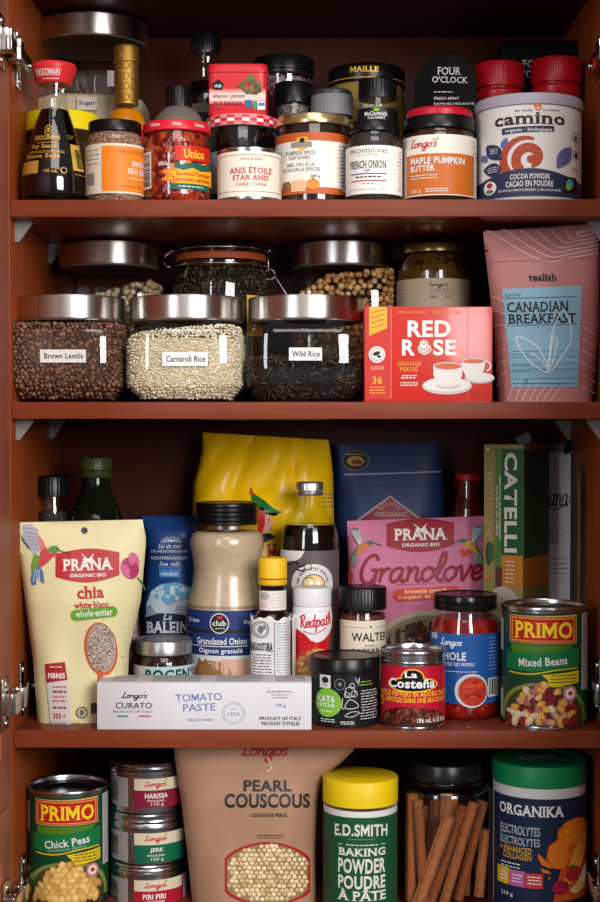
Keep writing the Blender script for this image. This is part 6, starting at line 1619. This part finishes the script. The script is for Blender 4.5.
# baking powder
it = It('baking_powder_canister', 'green baking powder canister with bright yellow lid', 'canister', 322.5, 398, .008, S4, 840)
lathe(it, 'body', [(0, None), (35, None), (36.8, 915), (36.8, 812), (0, 812)], M('#d0ccca', .5), segs=80)
YC = M('#d9b80c', .42)
o = ridged(it, 'lid', 37.5, 783.5, 809, YC, 90, .15, 1.6)
lathe(it, 'lid_mark', [(0, 783.4), (1.6, 783.4), (1.2, 783.0), (0, 783.0)], YC, segs=16)
lb = cyl(it, 37); GB = M('#0f4a2c', .45); lb.band(818, 916, GB, -170, 170)
BW = M('#cfcbc2', .5)
lb.text('E.D.SMITH', 335.5, 826, 386.5, 838, BW, 2, 1.6, bend=1.5); lb.dash(348, 839, 374, 840.2, 1, M('#7a9a86', .5), 2, .6); lb.dash(346, 844.5, 378, 846.2, 1, BW, 2, 1); lb.rect(339, 845, 343, 845.6, BW, 2); lb.rect(380, 845, 384, 845.6, BW, 2)
lb.text('BAKING', 339, 848.5, 384.5, 856.5, BW, 2, 1.6, serif=True); lb.text('POWDER', 339, 859, 384.5, 874, BW, 2, 2); lb.text('POUDRE', 339, 876, 384.5, 889.5, BW, 2, 2); lb.text('À PÂTE', 338, 889, 385, 901, BW, 2, 1.5, serif=True)
lb.dash(325, 845, 331, 895, 12, M('#0a3018', .5), 1, 1.5)
lb.done('label', it.root)
# cinnamon jar
it = It('cinnamon_jar', 'clear plastic jar of cinnamon sticks with dark screw lid', 'jar', 398, 492, .03, S4, 850)
lathe(it, 'jar_body', [(0, None), (43, None), (46, 914), (46.5, 905), (46.5, 802), (46, 797), (44, 793), (38, 788), (36, 786), (36, 782)], PLAS, cap=False, ang=60)
screwlid(it, 37.5, 767, 785, M('#101216', .3), groove=0); lathe(it, 'neck_ring', [(36.2, 789), (40, 788), (40, 786.5), (36.2, 786)], PLAS, cap=False)
jar = it
CM1 = [M(h, .75, 0, .22, 160, .4) for h in ('#b46c42', '#a35c34', '#c07a4c', '#96522c')]
st = [(404, 930, 410, 795, 6, -.020), (424, 905, 417, 800, 5, -.028), (402, 925, 449, 818, 6.2, -.036), (414, 950, 464, 806, 5.5, -.024), (432, 945, 474, 803, 5, -.030), (448, 940, 484, 802, 5, -.016), (447, 860, 450, 795, 9, .0), (424, 940, 436, 800, 5.5, .006), (462, 935, 470, 808, 5.5, .002), (438, 940, 460, 812, 5, -.008), (476, 930, 486, 830, 5, -.004), (410, 930, 424, 805, 6, .012), (455, 930, 440, 810, 6, .018)]
labels = ['cinnamon stick standing at the far left inside the jar', 'short upright cinnamon stick with open rolled end near the jar left', 'thick diagonal cinnamon stick whose hollow end faces out mid jar', 'long diagonal cinnamon stick right of the one with hollow end', 'slim diagonal cinnamon stick leaning to upper right of the jar', 'outermost right leaning cinnamon stick against the jar wall']
for i, (xb, yb, xt, yt, hwp, dy) in enumerate(st):
    Y = jar.Yc+dy; r = hwp*(1.5+Y)/FPX*.95
    hwp *= 1.22; r *= 1.22; T = P(xt, yt, Y); B = P(xb, yb, Y)
    zf = S4+.004
    if B.z < zf: t = (T.z-zf)/(T.z-B.z); B = T.lerp(B, t)
    # keep both ends inside the wall
    def keep(v, rr):
        d = Vector((v.x-jar.X, v.y-jar.Yc)); m = jar.R*.965-rr
        if d.length > m: d = d.normalized()*m
        return Vector((jar.X+d.x, jar.Yc+d.y, v.z))
    T = keep(T, r); B = keep(B, r); L = (T-B).length
    bm = bmesh.new(); turns = 1.35; N = 36; prof = []
    for j in range(N+1):
        a = 2*PI*turns*j/N; rr = r*(.62+.38*j/N); prof.append((rr*math.cos(a), rr*math.sin(a)))
    th = r*.22
    outl = prof+[(x*(1-th/math.hypot(x, y)), y*(1-th/math.hypot(x, y))) for x, y in reversed(prof)]
    rings = []
    for m_ in range(9):
        z = L*m_/8; rings.append([bm.verts.new((x*(1+.03*math.sin(m_*1.7)), y*(1+.03*math.cos(m_*2.1)), z)) for x, y in outl])
    n_ = len(outl)
    for a, b in zip(rings, rings[1:]):
        for j in range(n_): bm.faces.new((a[j], a[(j+1) % n_], b[(j+1) % n_], b[j]))
    for rg_ in (rings[0], rings[-1]):
        for j in range(N): bm.faces.new((rg_[j], rg_[j+1], rg_[n_-2-j], rg_[n_-1-j]))
    bmesh.ops.recalc_face_normals(bm, faces=bm.faces)
    me = bpy.data.meshes.new('cinnamon_stick'); bm.to_mesh(me); bm.free()
    o = link('cinnamon_stick', me, [CM1[i % 4]]); sharp(me, 50)
    o.location = B; o.rotation_euler = (T-B).to_track_quat('Z', 'Y').to_euler()
    tag(o, labels[i] if i < len(labels) else 'cinnamon stick packed behind the front sticks in the clear jar', 'cinnamon stick', 'cinnamon sticks in the jar' if i < len(labels) else 'cinnamon sticks behind the front row')
# electrolyte tub
it = It('supplement_tub', 'white electrolyte powder tub with green lid and navy fruit label', 'tub', 492, 586, .018, S4, 840)
lathe(it, 'body', [(0, None), (44, None), (46, 914), (46, 789), (0, 789)], M('#cac6c8', .45), segs=90)
screwlid(it, 46.8, 768, 790, M('#0c7a48', .4), top=2.2)
lt = Lab(lambda px: (px-it.mid)*it.k, lambda py: (760-py)/1000*4.2, lambda u, v, h: (u*math.cos(.12)-v*math.sin(.12), v*math.cos(.12)+u*math.sin(.12), it.z(768, 46.8)-.0008+h), off=.0004)
lt.rect(519, 757, 557, 761, M('#a8aaa8', .5), 0); lt.dash(521, 757.4, 555, 760.6, 2, INK, 1, .5); lt.done('lid_sticker', it.root)
lb = cyl(it, 46.15); NVY = M('#15253e', .45); lb.band(799.5, 916, NVY, -73, 170)
lb.text('ORGANIKA', 501, 806.5, 563, 817.5, WHITE, 2, 1.4, serif=True, grow=0)
CG = M('#a8b0bc', .5); lb.text('ELECTROLYTES', 502, 828, 540, 837, CG, 2, .8); lb.text('ÉLECTROLYTES', 502, 837.5, 540, 847.5, CG, 2, .8)
YG = M('#c89a38', .5); lb.text('+ ENHANCED', 502, 849, 532, 855.5, YG, 2, 1.4); lb.text('COLLAGEN', 504.5, 856, 532, 862, YG, 2, 1.4)
lb.dash(502.5, 865, 521, 876, 3, WHITE, 2, 1.1)
for x0, x1, c in ((499, 510.5, '#d8a41c'), (511, 525.5, '#b85a9c'), (526, 543, '#c83a3c')):
    lb.rect(x0, 871+(x0-499)*.08+1, x1, 889, M(c, .5), 2); lb.dash(x0+2, 876, x1-2, 886, 3, WHITE, 3, 1.3)
lb.text('210 g', 503, 896, 514, 901, WHITE, 2, .4)
O1, O2, O3, RR = M('#d8741c', .4), M('#c8501c', .4), M('#e09a2c', .4), M('#a81c24', .4)
lb.poly([(553, 902), (556, 885), (560, 870), (550, 868), (546, 858), (548, 846), (556, 840), (557, 830), (564, 823), (574, 820), (582, 823), (585, 832), (584.5, 860), (584.8, 902)], O2, 2)
lb.poly([(547, 858), (549, 847), (557, 841), (566, 846), (568, 858), (562, 870), (554, 868)], O1, 3); lb.poly([(558, 833), (565, 824), (575, 821), (582, 824), (584, 836), (575, 848), (565, 846), (558, 841)], O1, 3)
lb.poly([(562, 884), (572, 852), (585, 832), (584.5, 850), (578, 872), (570, 886)], O3, 4); lb.poly([(584.8, 845), (580, 868), (583, 884), (584.8, 886)], RR, 4)
lb.poly([(538, 854), (541, 856), (548, 863), (553, 867), (549, 868), (542, 865), (539, 860)], O1, 3); lb.poly([(540, 868), (549, 871), (551, 874), (543, 873)], O1, 3); lb.ell(549, 878, 1, 1.3, O1, 3)
for (cx_, cy_, r_) in ((566, 833, 2.2), (571, 838, 1.6), (566, 842, 1.3)): lb.ell(cx_, cy_, r_, r_*1.2, O3, 5)
lb.ell(572, 876, 7, 8, M('#b01c28', .4), 6); lb.ell(559.5, 888, 8, 7, M('#8c1838', .4), 6); lb.poly([(566, 869), (570, 866), (574, 869), (572, 871)], M('#2f6a2c', .5), 7)
lb.poly([(582.5, 868), (584, 880), (582, 892), (574, 897), (568, 892), (576, 884)], M('#cfc09a', .5), 7); lb.ell(577, 889, 4, 4, M('#d8a850', .5), 8)
for i in range(14): lb.ell(559.5+random.uniform(-6, 6), 888+random.uniform(-5, 5), 1.5, 1.5, M('#a82448', .4), 7, n=8)
lb.done('label', it.root)
